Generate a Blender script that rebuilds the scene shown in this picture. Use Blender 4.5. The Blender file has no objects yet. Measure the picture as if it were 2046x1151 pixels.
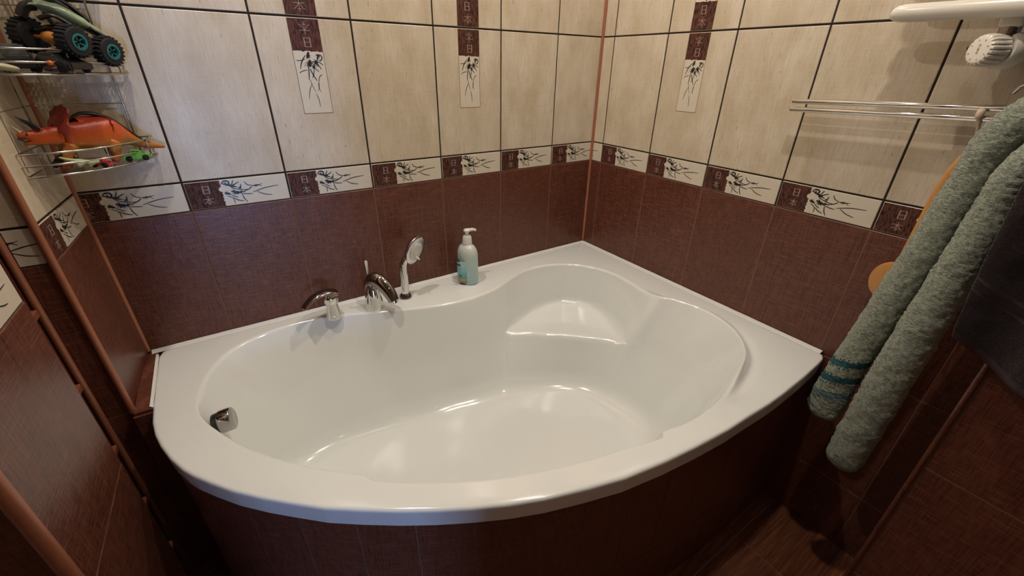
import bpy, bmesh, math, random
from mathutils import Vector, Matrix, noise, Quaternion
R = math.radians
random.seed(7)
SC = bpy.context.scene
COL = SC.collection
V = Vector

# ------------------------------------------------------------------ camera
cam_d = bpy.data.cameras.new('camera'); cam = bpy.data.objects.new('camera', cam_d); COL.objects.link(cam)
cr = V((0.83187019, -0.55475275, 0.01553612)); cu = V((0.24657766, 0.3945412, 0.88517608)); cb = V((-0.4971835, -0.73252074, 0.4649967))
M = Matrix((cr, cu, cb)).transposed().to_4x4(); M.translation = V((-1.37104641, -1.41157723, 0.75195451))
cam.matrix_world = M
cam_d.sensor_width = 36; cam_d.lens = 842.2919 / 2046 * 36; cam_d.clip_start = .02
SC.camera = cam
SC.view_settings.view_transform = 'Standard'; SC.view_settings.look = 'None'
SC.view_settings.gamma = 1; SC.view_settings.use_curve_mapping = False
SC.view_settings.exposure = -0.28

# ------------------------------------------------------------------ world: dusk sky outside the window
w = bpy.data.worlds.new('world'); SC.world = w; w.use_nodes = True
w.node_tree.nodes['Background'].inputs[0].default_value = (.22, .42, .9, 1)
w.node_tree.nodes['Background'].inputs[1].default_value = 1.2

# ------------------------------------------------------------------ lamps (ceiling downlights, wattage here)
ZF, ZC = -.63, 1.87
LAMPS = [(-.42, -.34, 8.), (-1.32, -.38, 10.5), (-.62, -.95, 9.5), (-.9, -2.1, .8)]
WIN_W = 135.

# ------------------------------------------------------------------ helpers
def mesh_obj(name, bm, mats, parent=None, smooth=False, auto=None):
    me = bpy.data.meshes.new(name); bm.normal_update(); bm.to_mesh(me); bm.free()
    if not isinstance(mats, (list, tuple)): mats = [mats]
    for m in mats: me.materials.append(m)
    if smooth:
        for p in me.polygons: p.use_smooth = True
        if auto is not None: me.set_sharp_from_angle(angle=R(auto))
    o = bpy.data.objects.new(name, me); COL.objects.link(o); o.parent = parent
    return o
def data_obj(name, me, parent=None):
    o = bpy.data.objects.new(name, me); COL.objects.link(o); o.parent = parent; return o
def tag(o, label=None, cat=None, group=None, kind=None):
    if label: o['label'] = label
    if cat: o['category'] = cat
    if group: o['group'] = group
    if kind: o['kind'] = kind
    return o
def empty(name, loc=(0, 0, 0), rotz=0):
    o = bpy.data.objects.new(name, None); COL.objects.link(o); o.location = loc; o.rotation_euler = (0, 0, rotz)
    o.empty_display_size = .05; return o
def box(bm, x0, x1, y0, y1, z0, z1, bev=0, mat=0):
    n0 = len(bm.verts)
    vs = [bm.verts.new((x, y, z)) for x in (x0, x1) for y in (y0, y1) for z in (z0, z1)]
    fs = [(0, 1, 3, 2), (4, 6, 7, 5), (0, 4, 5, 1), (2, 3, 7, 6), (0, 2, 6, 4), (1, 5, 7, 3)]
    F = [bm.faces.new([vs[i] for i in f]) for f in fs]
    for f in F: f.material_index = mat
    if bev:
        E = set(e for f in F for e in f.edges)
        r = bmesh.ops.bevel(bm, geom=list(E), offset=bev, segments=2, profile=.5, affect='EDGES')
        for f in r['faces']: f.material_index = mat
    return bm
def frame_axes(t, up=V((0, 0, 1))):
    t = t.normalized()
    if abs(t.dot(up)) > .95: up = V((1, 0, 0))
    a = t.cross(up).normalized(); b = a.cross(t).normalized(); return a, b
def tube(bm, pts, rad, n=10, caps=True, mat=0, flat=None, up=V((0, 0, 1))):
    """swept tube; rad number or list or list of (ra, rb)"""
    pts = [V(p) for p in pts]; m = len(pts)
    if not isinstance(rad, (list, tuple)): rad = [rad] * m
    rings = []; a = None
    for i, p in enumerate(pts):
        t = (pts[min(i + 1, m - 1)] - pts[max(i - 1, 0)]).normalized()
        if a is None: a, b = frame_axes(t, up)
        else:
            a = (a - t * a.dot(t)).normalized(); b = a.cross(t).normalized()
        ra, rb = rad[i] if isinstance(rad[i], (list, tuple)) else (rad[i], rad[i])
        rings.append([bm.verts.new(p + a * ra * math.cos(2 * math.pi * k / n) + b * rb * math.sin(2 * math.pi * k / n)) for k in range(n)])
    for i in range(m - 1):
        for k in range(n):
            f = bm.faces.new((rings[i][k], rings[i][(k + 1) % n], rings[i + 1][(k + 1) % n], rings[i + 1][k])); f.material_index = mat
    if caps:
        f = bm.faces.new(list(reversed(rings[0]))); f.material_index = mat
        f = bm.faces.new(rings[-1]); f.material_index = mat
    return rings
def lathe(bm, prof, n=32, org=(0, 0, 0), axis=(0, 0, 1), mat=0, sx=1, sy=1, caps=True):
    """prof list of (r, h) along axis"""
    org = V(org); ax = V(axis).normalized(); a, b = frame_axes(ax)
    rings = []
    for r, h in prof:
        rings.append([bm.verts.new(org + ax * h + a * r * sx * math.cos(2 * math.pi * k / n) + b * r * sy * math.sin(2 * math.pi * k / n)) for k in range(n)])
    for i in range(len(rings) - 1):
        for k in range(n):
            f = bm.faces.new((rings[i][k], rings[i][(k + 1) % n], rings[i + 1][(k + 1) % n], rings[i + 1][k])); f.material_index = mat
    if caps:
        for rg, fl in ((rings[0], 1), (rings[-1], 0)):
            f = bm.faces.new(list(reversed(rg)) if fl else rg); f.material_index = mat
    bmesh.ops.recalc_face_normals(bm, faces=bm.faces)
    return rings
def spline(pts, n=8, closed=False):
    pts = [V(p) for p in pts]; m = len(pts); out = []
    rng = range(m) if closed else range(m - 1)
    for i in rng:
        g = lambda j: pts[j % m] if closed else pts[max(0, min(m - 1, j))]
        p0, p1, p2, p3 = g(i - 1), g(i), g(i + 1), g(i + 2)
        for k in range(n):
            t = k / n
            out.append(.5 * ((2 * p1) + (-p0 + p2) * t + (2 * p0 - 5 * p1 + 4 * p2 - p3) * t * t + (-p0 + 3 * p1 - 3 * p2 + p3) * t ** 3))
    if not closed: out.append(pts[-1])
    return out
def skin(name, verts, edges, mat, parent=None, sub=2, root=0):
    """verts: [(pos, radius or (rx, ry))]; returns an evaluated smooth mesh"""
    me = bpy.data.meshes.new('tmp'); me.from_pydata([tuple(v[0]) for v in verts], edges, [])
    o = bpy.data.objects.new('tmp', me); COL.objects.link(o)
    md = o.modifiers.new('s', 'SKIN')
    for i, v in enumerate(verts):
        r = v[1]; me.skin_vertices[0].data[i].radius = r if isinstance(r, tuple) else (r, r)
        me.skin_vertices[0].data[i].use_root = (i == root)
    md.use_smooth_shade = True
    sb = o.modifiers.new('u', 'SUBSURF'); sb.levels = sub; sb.render_levels = sub
    sm = o.modifiers.new('w', 'SMOOTH'); sm.factor = .5; sm.iterations = 5
    dg = bpy.context.evaluated_depsgraph_get(); dg.update()
    nm = bpy.data.meshes.new_from_object(o.evaluated_get(dg)); nm.name = name
    bpy.data.objects.remove(o); bpy.data.meshes.remove(me)
    nm.materials.clear(); nm.materials.append(mat)
    for p in nm.polygons: p.use_smooth = True
    return data_obj(name, nm, parent)

# ------------------------------------------------------------------ materials
class NT:
    def __init__(s, name):
        s.m = bpy.data.materials.new(name); s.m.use_nodes = True; s.t = s.m.node_tree
        s.b = s.t.nodes['Principled BSDF']
    def n(s, typ, **kw):
        nd = s.t.nodes.new(typ)
        for k, v in kw.items():
            if k[0] == '_': nd.inputs[k[1:].replace('_', ' ')].default_value = v
            else: setattr(nd, k, v)
        return nd
    def l(s, a, b): s.t.links.new(a, b)
    def noise(s, vec, scale, detail=3, rough=.5):
        nd = s.n('ShaderNodeTexNoise'); nd.inputs['Scale'].default_value = scale
        nd.inputs['Detail'].default_value = detail; nd.inputs['Roughness'].default_value = rough
        if vec is not None: s.l(vec, nd.inputs['Vector'])
        return nd.outputs['Fac']
    def map(s, vec, scale=(1, 1, 1), rnd=False):
        nd = s.n('ShaderNodeMapping'); nd.inputs['Scale'].default_value = scale; s.l(vec, nd.inputs['Vector'])
        if rnd:
            oi = s.n('ShaderNodeObjectInfo'); mu = s.n('ShaderNodeMath', operation='MULTIPLY'); mu.inputs[1].default_value = 37.
            s.l(oi.outputs['Random'], mu.inputs[0]); s.l(mu.outputs[0], nd.inputs['Location'])
        return nd.outputs['Vector']
    def ramp(s, fac, stops):
        nd = s.n('ShaderNodeValToRGB'); el = nd.color_ramp.elements
        while len(el) < len(stops): el.new(.5)
        for e, (p, c) in zip(el, stops): e.position = p; e.color = (*c, 1) if len(c) == 3 else c
        s.l(fac, nd.inputs['Fac']); return nd.outputs['Color']
    def mix(s, fac, a, b, mode='MIX'):
        nd = s.n('ShaderNodeMix', data_type='RGBA', blend_type=mode)
        for i, v in ((0, fac), (6, a), (7, b)):
            if hasattr(v, 'links'): s.l(v, nd.inputs[i])
            elif i: nd.inputs[i].default_value = (*v, 1)
            else: nd.inputs[i].default_value = v
        return nd.outputs[2]
    def math(s, op, a, b=0):
        nd = s.n('ShaderNodeMath', operation=op)
        for i, v in ((0, a), (1, b)):
            if hasattr(v, 'links'): s.l(v, nd.inputs[i])
            else: nd.inputs[i].default_value = v
        return nd.outputs[0]
    def obj(s): return s.n('ShaderNodeTexCoord').outputs['Object']
    def bump(s, h, strength=.3, dist=.001):
        nd = s.n('ShaderNodeBump'); nd.inputs['Strength'].default_value = strength; nd.inputs['Distance'].default_value = dist
        s.l(h, nd.inputs['Height']); s.l(nd.outputs[0], s.b.inputs['Normal'])
    def out(s, col, rough=.4, metal=0, spec=.5, coat=0):
        if hasattr(col, 'links'): s.l(col, s.b.inputs['Base Color'])
        else: s.b.inputs['Base Color'].default_value = (*col, 1)
        if hasattr(rough, 'links'): s.l(rough, s.b.inputs['Roughness'])
        else: s.b.inputs['Roughness'].default_value = rough
        s.b.inputs['Metallic'].default_value = metal; s.b.inputs['Specular IOR Level'].default_value = spec
        s.b.inputs['Coat Weight'].default_value = coat; s.b.inputs['Coat Roughness'].default_value = .06
        return s.m
def plain(name, col, rough=.4, metal=0, spec=.5, coat=0, var=.0, vs=60):
    t = NT(name)
    if var:
        f = t.noise(t.obj(), vs, 4); c = t.mix(f, tuple(x * (1 - var) for x in col), tuple(min(1, x * (1 + var)) for x in col))
        return t.out(c, rough, metal, spec, coat)
    return t.out(col, rough, metal, spec, coat)

def cream_mat():
    t = NT('cream_linen_tile'); o = t.obj()
    base = t.noise(t.map(o, (1, 1, .5), True), 14, 3)
    c = t.mix(t.ramp(base, [(.33, (0, 0, 0)), (.67, (1, 1, 1))]), (.55, .455, .325), (.675, .59, .475))
    warp = t.noise(t.map(o, (420, 420, 22), True), 1, 2)       # vertical threads
    weft = t.noise(t.map(o, (22, 22, 420), True), 1, 2)        # horizontal threads
    c = t.mix(t.math('MULTIPLY', t.ramp(warp, [(.42, (0, 0, 0)), (.75, (1, 1, 1))]), .38), c, (.40, .31, .20))
    c = t.mix(t.math('MULTIPLY', t.ramp(weft, [(.5, (0, 0, 0)), (.8, (1, 1, 1))]), .25), c, (.74, .64, .51))
    fl = t.noise(t.map(o, (300, 300, 45), True), 1, 1)
    c = t.mix(t.math('MULTIPLY', t.ramp(fl, [(.70, (0, 0, 0)), (.76, (1, 1, 1))]), .55), c, (.26, .17, .09))
    h = t.math('ADD', warp, weft); t.bump(h, .35, .0006)
    rg = t.math('ADD', t.math('MULTIPLY', warp, .12), .26)
    return t.out(c, rg, 0, .42)
def brown_mat(name='brown_linen_tile', k=1.0, rough=.30):
    t = NT(name); o = t.obj()
    base = t.noise(t.map(o, (1, 1, .6), True), 16, 4)
    c = t.mix(base, (.112 * k, .036 * k, .021 * k), (.160 * k, .053 * k, .031 * k))
    warp = t.noise(t.map(o, (380, 380, 26), True), 1, 2)
    weft = t.noise(t.map(o, (30, 30, 430), True), 1, 2)
    c = t.mix(t.math('MULTIPLY', t.ramp(warp, [(.42, (0, 0, 0)), (.72, (1, 1, 1))]), .7), c, (.030 * k, .010 * k, .008 * k))
    c = t.mix(t.math('MULTIPLY', t.ramp(weft, [(.5, (0, 0, 0)), (.75, (1, 1, 1))]), .55), c, (.26 * k, .105 * k, .064 * k))
    t.bump(t.math('ADD', warp, weft), .45, .0008)
    return t.out(c, t.math('ADD', t.math('MULTIPLY', weft, .15), rough - .06), 0, .45)
def strip_mat():
    t = NT('brown_printed_strip'); o = t.obj()
    c = t.mix(t.noise(t.map(o, (1, 1, 1), True), 40, 4), (.065, .021, .013), (.15, .052, .034))
    fl = t.noise(t.map(o, (330, 330, 70), True), 1, 2)
    c = t.mix(t.math('MULTIPLY', t.ramp(fl, [(.48, (0, 0, 0)), (.60, (1, 1, 1))]), .9), c, (.010, .004, .003))
    return t.out(c, .55, 0, .3)
def floor_mat():
    t = NT('wood_look_floor_tile'); o = t.obj()
    g = t.noise(t.map(o, (9, 160, 1), True), 1, 4, .6)
    b = t.noise(t.map(o, (3, 6, 1), True), 1, 3)
    c = t.ramp(g, [(.3, (.05, .016, .008)), (.5, (.16, .055, .024)), (.72, (.30, .12, .05))])
    c = t.mix(t.math('MULTIPLY', b, .5), c, (.20, .06, .03))
    t.bump(g, .2, .0006)
    return t.out(c, .34)
MC = cream_mat(); MB = brown_mat(); MS = strip_mat(); MF = floor_mat()
MINK = plain('black_print', (.012, .011, .012), .35)
MPAN = plain('pale_print_panel', (.66, .59, .48), .33, var=.05, vs=40)
MGLY = plain('pale_lilac_print', (.42, .30, .27), .35)
MGOLD = plain('bronze_print_line', (.15, .075, .025), .35)
MGR_D = plain('black_brown_grout', (.014, .006, .004), .75, var=.3, vs=200)
MGR_B = plain('brown_grout', (.19, .10, .062), .8, var=.3, vs=200)
MGR_F = plain('beige_grout', (.36, .24, .16), .8, var=.3, vs=200)
MCOP = plain('copper_brown_corner_profile', (.36, .135, .072), .38, .15, .5, var=.08, vs=30)
MBEI = plain('beige_wall', (.34, .25, .17), .6)
MDW0 = plain('beam_slot_frame', (.05, .02, .012), .4)
MWHITE = plain('white_plaster', (.72, .68, .62), .8, var=.03, vs=8)
t_ = NT('white_acrylic'); MTUB = t_.out((.80, .82, .80), .16, 0, .5, .5)
MSEAL = plain('white_sealant', (.75, .75, .72), .35, var=.06, vs=90)
MCHR = plain('chrome', (.72, .71, .70), .055, 1)
t_ = NT('polished_steel_wire'); MWIRE = t_.out((.48, .45, .40), .16, 1)
MDARKCH = plain('dark_chrome', (.33, .29, .27), .10, 1)
MRUB = plain('black_rubber', (.006, .006, .007), .8, var=.3, vs=150)
MBLK = plain('black_plastic', (.013, .013, .014), .35)
MWPL = plain('white_plastic', (.78, .76, .72), .28)
MENAM = plain('cream_white_enamel', (.72, .68, .60), .25)

# ------------------------------------------------------------------ tiles
W_, G_ = .25, .005
ZR = [-.63, -.403, -.008, .3874, .4663, .8603, 1.2543, 1.6483, 1.87]
def quad_stroke(bm, pts, wd, y, mat, taper=True):
    """a printed brush stroke on the face of a tile (x,z plane)"""
    P = [V((p[0], 0, p[1])) for p in pts]
    if len(P) > 2: P = spline(P, 3)
    n = len(P); L = []
    for i, p in enumerate(P):
        t = (P[min(n - 1, i + 1)] - P[max(0, i - 1)]).normalized(); nn = V((-t.z, 0, t.x))
        k = (.35 + .65 * math.sin(math.pi * (.12 + .8 * i / (n - 1)))) if taper else 1
        L.append((bm.verts.new((p.x + nn.x * wd * k / 2, y, p.z + nn.z * wd * k / 2)), bm.verts.new((p.x - nn.x * wd * k / 2, y, p.z - nn.z * wd * k / 2))))
    for i in range(n - 1):
        f = bm.faces.new((L[i][0], L[i + 1][0], L[i + 1][1], L[i][1])); f.material_index = mat
        f.normal_update()
        if f.normal.y > 0: f.normal_flip()
def burst(bm, c, y, mat, n):
    rr = random.Random(int(c[0] * 1e4))
    for k in range(n):
        a = 2 * math.pi * k / n + rr.random() * .5; L = c[2] * (.6 + .7 * rr.random())
        quad_stroke(bm, [(c[0] - .15 * L * math.cos(a), c[1] - .15 * L * math.sin(a)), (c[0] + L * math.cos(a), c[1] + L * math.sin(a))], c[2] * .42, y * (1 + .01 * k), mat)
def flat_poly(bm, pts, y, mat):
    f = bm.faces.new([bm.verts.new((p[0], y, p[1])) for p in pts]); f.material_index = mat; f.normal_update()
    if f.normal.y > 0: f.normal_flip()
def glyph(bm, kind, cx, cz, s, y, mat, flip=1, w=.0011):
    q = lambda *L: [(cx + a * s * flip, cz + b * s * flip) for a, b in L]
    if kind == 'sun':      # 日
        for st in (q((-.32, .5), (-.32, -.5)), q((.32, .5), (.32, -.5)), q((-.32, .47), (.32, .47)), q((-.32, 0), (.32, 0)), q((-.32, -.45), (.32, -.45))):
            quad_stroke(bm, st, w * (1.5 if st[0][0] == st[1][0] else .8), y, mat, False)
    else:                  # 本
        for st in (q((-.48, .2), (.48, .2)), q((0, .55), (0, -.55)), q((-.03, .17), (-.22, -.12), (-.5, -.32)), q((.03, .17), (.22, -.12), (.5, -.32)), q((-.2, -.3), (.2, -.3))):
            quad_stroke(bm, st, w * .9, y, mat, False)
BORDER = [(0.00162, [(0.0874, 0.0676), (0.0921, 0.0714), (0.0995, 0.0711), (0.1033, 0.0665), (0.1008, 0.0616), (0.0952, 0.0593)]), (0.00209, [(0.0846, 0.0665), (0.1001, 0.0587)]), (0.00255, [(0.1004, 0.0601), (0.1176, 0.053)]), (0.00139, [(0.1143, 0.0722), (0.1111, 0.0647), (0.1058, 0.0565)]), (0.00139, [(0.1272, 0.0657), (0.1171, 0.061), (0.1091, 0.0546)]), (0.00139, [(0.1295, 0.0595), (0.1289, 0.0521), (0.1217, 0.0456)]), (0.00139, [(0.114, 0.054), (0.1293, 0.0485)]), (0.00116, [(0.1021, 0.057), (0.1127, 0.0488), (0.132, 0.0433), (0.1448, 0.0425)]), (0.00139, [(0.1563, 0.0498), (0.1476, 0.0431), (0.1304, 0.0369)]), (0.00116, [(0.14, 0.0656), (0.1455, 0.056), (0.1605, 0.0505)]), (0.00209, [(0.1599, 0.0506), (0.1763, 0.0521)]), (0.00116, [(0.1749, 0.0517), (0.1835, 0.0543)]), (0.00116, [(0.1747, 0.0511), (0.1809, 0.0464)]), (0.00371, [(0.087, 0.0392), (0.1002, 0.0344)]), (0.00302, [(0.1034, 0.042), (0.1248, 0.0353)]), (0.00162, [(0.1082, 0.0459), (0.1186, 0.031)]), (0.00162, [(0.1086, 0.0323), (0.1311, 0.0398)]), (0.00139, [(0.1204, 0.0383), (0.1367, 0.0361)]), (0.00116, [(0.1243, 0.0332), (0.1418, 0.0299), (0.1535, 0.0292)]), (0.00116, [(0.1552, 0.033), (0.1874, 0.0416), (0.2234, 0.0447)]), (0.00116, [(0.1653, 0.0337), (0.1833, 0.0236), (0.2022, 0.0194)]), (0.00116, [(0.0915, 0.0302), (0.1027, 0.0241), (0.1051, 0.0162), (0.1047, 0.0065)]), (0.00139, [(0.1062, 0.0227), (0.1147, 0.0154), (0.128, 0.011)]), (0.00139, [(0.1276, 0.0306), (0.1299, 0.0187), (0.1363, 0.007)]), (0.00116, [(0.1, 0.0335), (0.1096, 0.0262), (0.1167, 0.0237)]), (0.00162, [(0.1264, 0.0524), (0.1288, 0.0461)])]
DECOR = [(0.00371, [(0.125, 0.3119), (0.1224, 0.3081), (0.1175, 0.2966)]), (0.00464, [(0.1206, 0.2891), (0.1216, 0.2763)]), (0.00418, [(0.1248, 0.293), (0.1237, 0.2802)]), (0.00418, [(0.1409, 0.292), (0.1394, 0.2838)]), (0.00278, [(0.1512, 0.3075), (0.1431, 0.2933)]), (0.00162, [(0.1504, 0.3062), (0.156, 0.3038), (0.1568, 0.2975), (0.1519, 0.2917), (0.1481, 0.2934)]), (0.00162, [(0.1149, 0.3041), (0.1063, 0.2939), (0.1, 0.2824), (0.0963, 0.2704)]), (0.00116, [(0.0901, 0.2923), (0.0991, 0.2912), (0.1132, 0.2953)]), (0.00116, [(0.0916, 0.2606), (0.1007, 0.2658), (0.1139, 0.2685)]), (0.00116, [(0.1082, 0.2769), (0.1141, 0.289)]), (0.00162, [(0.1181, 0.2763), (0.1159, 0.2608), (0.1134, 0.2438)]), (0.00162, [(0.1208, 0.2725), (0.1255, 0.2582), (0.1341, 0.2411)]), (0.00139, [(0.1348, 0.2842), (0.1287, 0.2609), (0.1229, 0.2477)]), (0.00139, [(0.1397, 0.2856), (0.1465, 0.2779), (0.1506, 0.2697)]), (0.00139, [(0.1447, 0.29), (0.1508, 0.2858), (0.1574, 0.2812)]), (0.00139, [(0.1314, 0.2777), (0.1368, 0.27), (0.1433, 0.2649)]), (0.00139, [(0.1135, 0.2793), (0.1291, 0.2872)]), (0.00162, [(0.1254, 0.2892), (0.139, 0.2889)]), (0.00093, [(0.1156, 0.2451), (0.1194, 0.2292), (0.1247, 0.2131)]), (0.00116, [(0.1171, 0.2319), (0.1096, 0.216), (0.1037, 0.1939)]), (0.00116, [(0.1253, 0.209), (0.1295, 0.1939), (0.1306, 0.1737)]), (0.00116, [(0.1502, 0.257), (0.1422, 0.2517), (0.1368, 0.2345)]), (0.00255, [(0.137, 0.2358), (0.1357, 0.2197)]), (0.00116, [(0.136, 0.221), (0.1309, 0.2162)]), (0.00116, [(0.136, 0.221), (0.1401, 0.2129)])]
TC = {}
def tile_mesh(kind, a, b, h, mat):
    """a tile spanning u in [a,b] of a full 0.25 m tile; local origin at (u=0, z=0), front face at y=0 looking to -y"""
    key = (kind, round(a, 4), round(b, 4), round(h, 4), mat.name)
    if key in TC: return TC[key]
    g = (G_ if mat.name.startswith('cream') else .0024) / 2; bm = bmesh.new()
    aa, bb = max(a, g), min(b, W_ - g) if kind != 'wide' else b
    x0, x1, z0, z1 = aa, bb, g, h - g; c = .0012
    mats = [mat]
    ring = lambda y, i: [bm.verts.new(v) for v in ((x0 + i, y, z0 + i), (x1 - i, y, z0 + i), (x1 - i, y, z1 - i), (x0 + i, y, z1 - i))]
    f0, f1, f2 = ring(0, c), ring(.0009, 0), ring(.008, 0)
    bm.faces.new(f0)
    for A, B in ((f0, f1), (f1, f2)):
        for k in range(4): bm.faces.new((A[k], B[k], B[(k + 1) % 4], A[(k + 1) % 4]))
    bm.faces.new(list(reversed(f2)))
    if kind == 'border':
        mats += [MS, MINK, MGLY, MPAN]; rr = random.Random(3); y = -.0002
        top = [(.0822, z1 - c)]; n = 22; rag = []
        for i in range(n + 1):
            z = z0 + c + (z1 - z0 - 2 * c) * i / n; rag.append((.0822 + .0022 * (rr.random() - .5) + (.002 if i % 3 == 0 else 0), z))
        # pale drop-shaped bite out of the strip at the root of the plant, plus the ragged strip itself
        L = x0 + c
        for i in range(n):
            p, q = rag[i], rag[i + 1]; flat_poly(bm, [(L, p[1]), (p[0], p[1]), (q[0], q[1]), (L, q[1])], y, 1)
        R_ = W_ - g - c
        for i in range(n):
            p, q = rag[i], rag[i + 1]; flat_poly(bm, [(p[0], p[1]), (R_, p[1]), (R_, q[1]), (q[0], q[1])], y, 4)
        flat_poly(bm, [(.086 + .0095 * math.cos(v), .0500 + .0075 * math.sin(v)) for v in [k * math.pi / 6 for k in range(12)]], y * 1.6, 4)
        for wd, st in BORDER: quad_stroke(bm, [(p[0] + .001, p[1] + .0005) for p in st], wd * (2.2 if wd > .0014 else 1.5) + .0005, y * 2.4, 2)
        for c_ in ((.094, .038, .0055), (.113, .0385, .0075), (.127, .0375, .0055), (.110, .0575, .0065), (.0955, .0645, .0045), (.168, .0515, .004)): burst(bm, c_, y * 2.4, 2, 11)
        glyph(bm, 'sun', .0475, .053, .021, y * 2, 3, w=.0014); glyph(bm, 'ben', .047, .0235, .022, y * 2, 3, w=.0014)
    if kind in ('decor', 'decor_up'):
        mats += [MS, MINK, MGLY, MPAN, MGOLD]; y = -.0002; s0 = len(bm.verts)
        rr = random.Random(5); X0, X1 = .0845, .1625; n = 18
        rag = [(X0 + (X1 - X0) * i / n, .314 + .003 * (rr.random() - .5)) for i in range(n + 1)]
        for i in range(n):
            p, q = rag[i], rag[i + 1]
            flat_poly(bm, [p, q, (q[0], h - g - c), (p[0], h - g - c)], y, 1)
            flat_poly(bm, [(p[0], .157), (q[0], .157), q, p], y, 4)
        for e in ([(X0, .314), (X0, .157)], [(X0, .157), (X1, .157)], [(X1, .157), (X1, .314)]): quad_stroke(bm, e, .0012, y * 1.7, 5, False)
        for wd, st in DECOR: quad_stroke(bm, st, wd * (1.5 if wd > .0015 else 1.25) + .0003, y * 2.4, 2)
        for c_ in ((.1215, .2835, .009), (.1395, .287, .0085), (.1225, .304, .0065), (.1480, .303, .006), (.131, .277, .005)): burst(bm, c_, y * 2.4, 2, 11)
        glyph(bm, 'ben', .1248, .3685, .027, y * 2, 3, -1, w=.0012); glyph(bm, 'sun', .1262, .3355, .023, y * 2, 3, -1, w=.0014)
        if kind == 'decor_up':
            bm.verts.ensure_lookup_table()
            for v in bm.verts[s0:]: v.co.x = (X0 + X1) - v.co.x; v.co.z = h - v.co.z
    if kind in ('border', 'decor', 'decor_up') and (a > 0 or b < W_):
        for co, no in (((aa, 0, 0), (-1, 0, 0)), ((bb, 0, 0), (1, 0, 0))):
            bmesh.ops.bisect_plane(bm, geom=bm.verts[:] + bm.edges[:] + bm.faces[:], plane_co=co, plane_no=no, clear_outer=True)
    me = bpy.data.meshes.new(kind + '_tile'); bm.normal_update(); bm.to_mesh(me); bm.free()
    for m in mats: me.materials.append(m)
    TC[key] = me; return me

def wall(name, origin, rotz, length, single=False, z0=ZF, z1=ZC, thick=.10, u_start=0, decor=(), phase=0, rows=None, margin=(.006, .006), plainwall=False):
    """wall local frame: u along +x, visible side at -y, tiles as children.  phase = u of the first full seam"""
    wl = empty(name, origin, rotz)
    bm = bmesh.new(); zs = .3874
    y0 = .0022
    box(bm, 0, length, .0007, thick, z0, min(zs, z1), 0, 1)
    if z1 > zs: box(bm, 0, length, y0, thick, zs, z1, 0, 0)
    bm2 = bmesh.new()
    g = mesh_obj('grout', bm, [MGR_D, MGR_B], wl)
    tag(wl, kind='structure')
    us = []; k = math.floor((0 - phase) / W_); u = phase + k * W_
    while u < length:
        a, b = max(u, margin[0]), min(u + W_, length - margin[1])
        if b - a > .008: us.append((u, a - u, b - u, round((u - phase) / W_)))
        u += W_
    for r in range(len(ZR) - 1):
        if rows is not None and r not in rows: continue
        za, zb = ZR[r], ZR[r + 1]
        for (u, a, b, idx) in ([(0, margin[0], length - margin[1], 0)] if single and r != 3 else us):
            if r < 3: kind, nm, mt = 'plain', 'brown_tile', MB
            elif r == 3: kind, nm, mt = 'border', 'border_tile', MC
            else: kind, nm, mt = 'plain', 'cream_tile', MC
            if r in (4, 6) and idx in decor: kind, nm = 'decor', 'decor_tile'
            if r in (5, 7) and idx in decor and r == 5: kind, nm = 'decor_up', 'decor_tile'
            if single and r != 3: kind = 'wide'
            o = data_obj(nm, tile_mesh(kind, a if a > .0005 else 0, b if b < W_ - .0005 or single else W_, zb - za, mt), wl)
            o.location = (u, random.uniform(-.0003, .0003), za)
    return wl
def trim(name, x, y, z0, z1, r=.007, ang=0, pos=(0, 0)):
    bm = bmesh.new(); tube(bm, [(x, y, z0), (x, y, z1)], r, 12)
    o = mesh_obj(name, bm, MCOP, None, True, 50); tag(o, kind='structure'); return o

AL = math.atan2(.015, .265)                     # the alcove's side wall is slightly out of square
# back wall: u=0 at x=-1.6866
BL = 1.688
wall('wall_back', (-BL, 0, 0), 0, BL, phase=BL - .2256, decor=(-4, -2), margin=(.005, .007))
wall('wall_right', (0, 0, 0), -R(90), 1.42, phase=.0639, decor=(1,), margin=(.007, .0))
# side wall (normal +x): u runs from the room towards the corner
p0 = V((-1.7015, -.262, 0)); p1 = V((-1.6866, 0, 0)); L1 = (p1 - p0).length
wall('wall_left', p0, math.atan2(p1.y - p0.y, p1.x - p0.x), L1, phase=.006, margin=(.006, .006))
# front face of the pilaster
wl = wall('wall_left_2', (-1.756, -.262, 0), 0, .0545, phase=-.163, margin=(.005, .005), thick=.06)
# nearer pilaster (long tiled panel) with its end face
p0 = V((-1.7165, -.742, 0)); p1 = V((-1.7085, -.440, 0)); L2 = (p1 - p0).length
wall('wall_left_3', p0, math.atan2(p1.y - p0.y, p1.x - p0.x), L2, single=True, phase=.05, margin=(.008, .0), thick=.30)
wall('wall_left_4', (-2.05, -.742, 0), 0, .333, phase=.083, margin=(.0, .006), thick=.2)
# wall behind the recess between the two pilasters
bm = bmesh.new(); box(bm, -2.03, -1.98, -.45, 0, ZF, ZC); tag(mesh_obj('wall_left_5', bm, MWHITE), kind='structure')
# block on the right that narrows the alcove
wall('wall_right_2', (-.262, -1.386, 0), -R(90), 1.35, phase=.25, margin=(.006, 0), thick=.24)
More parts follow.
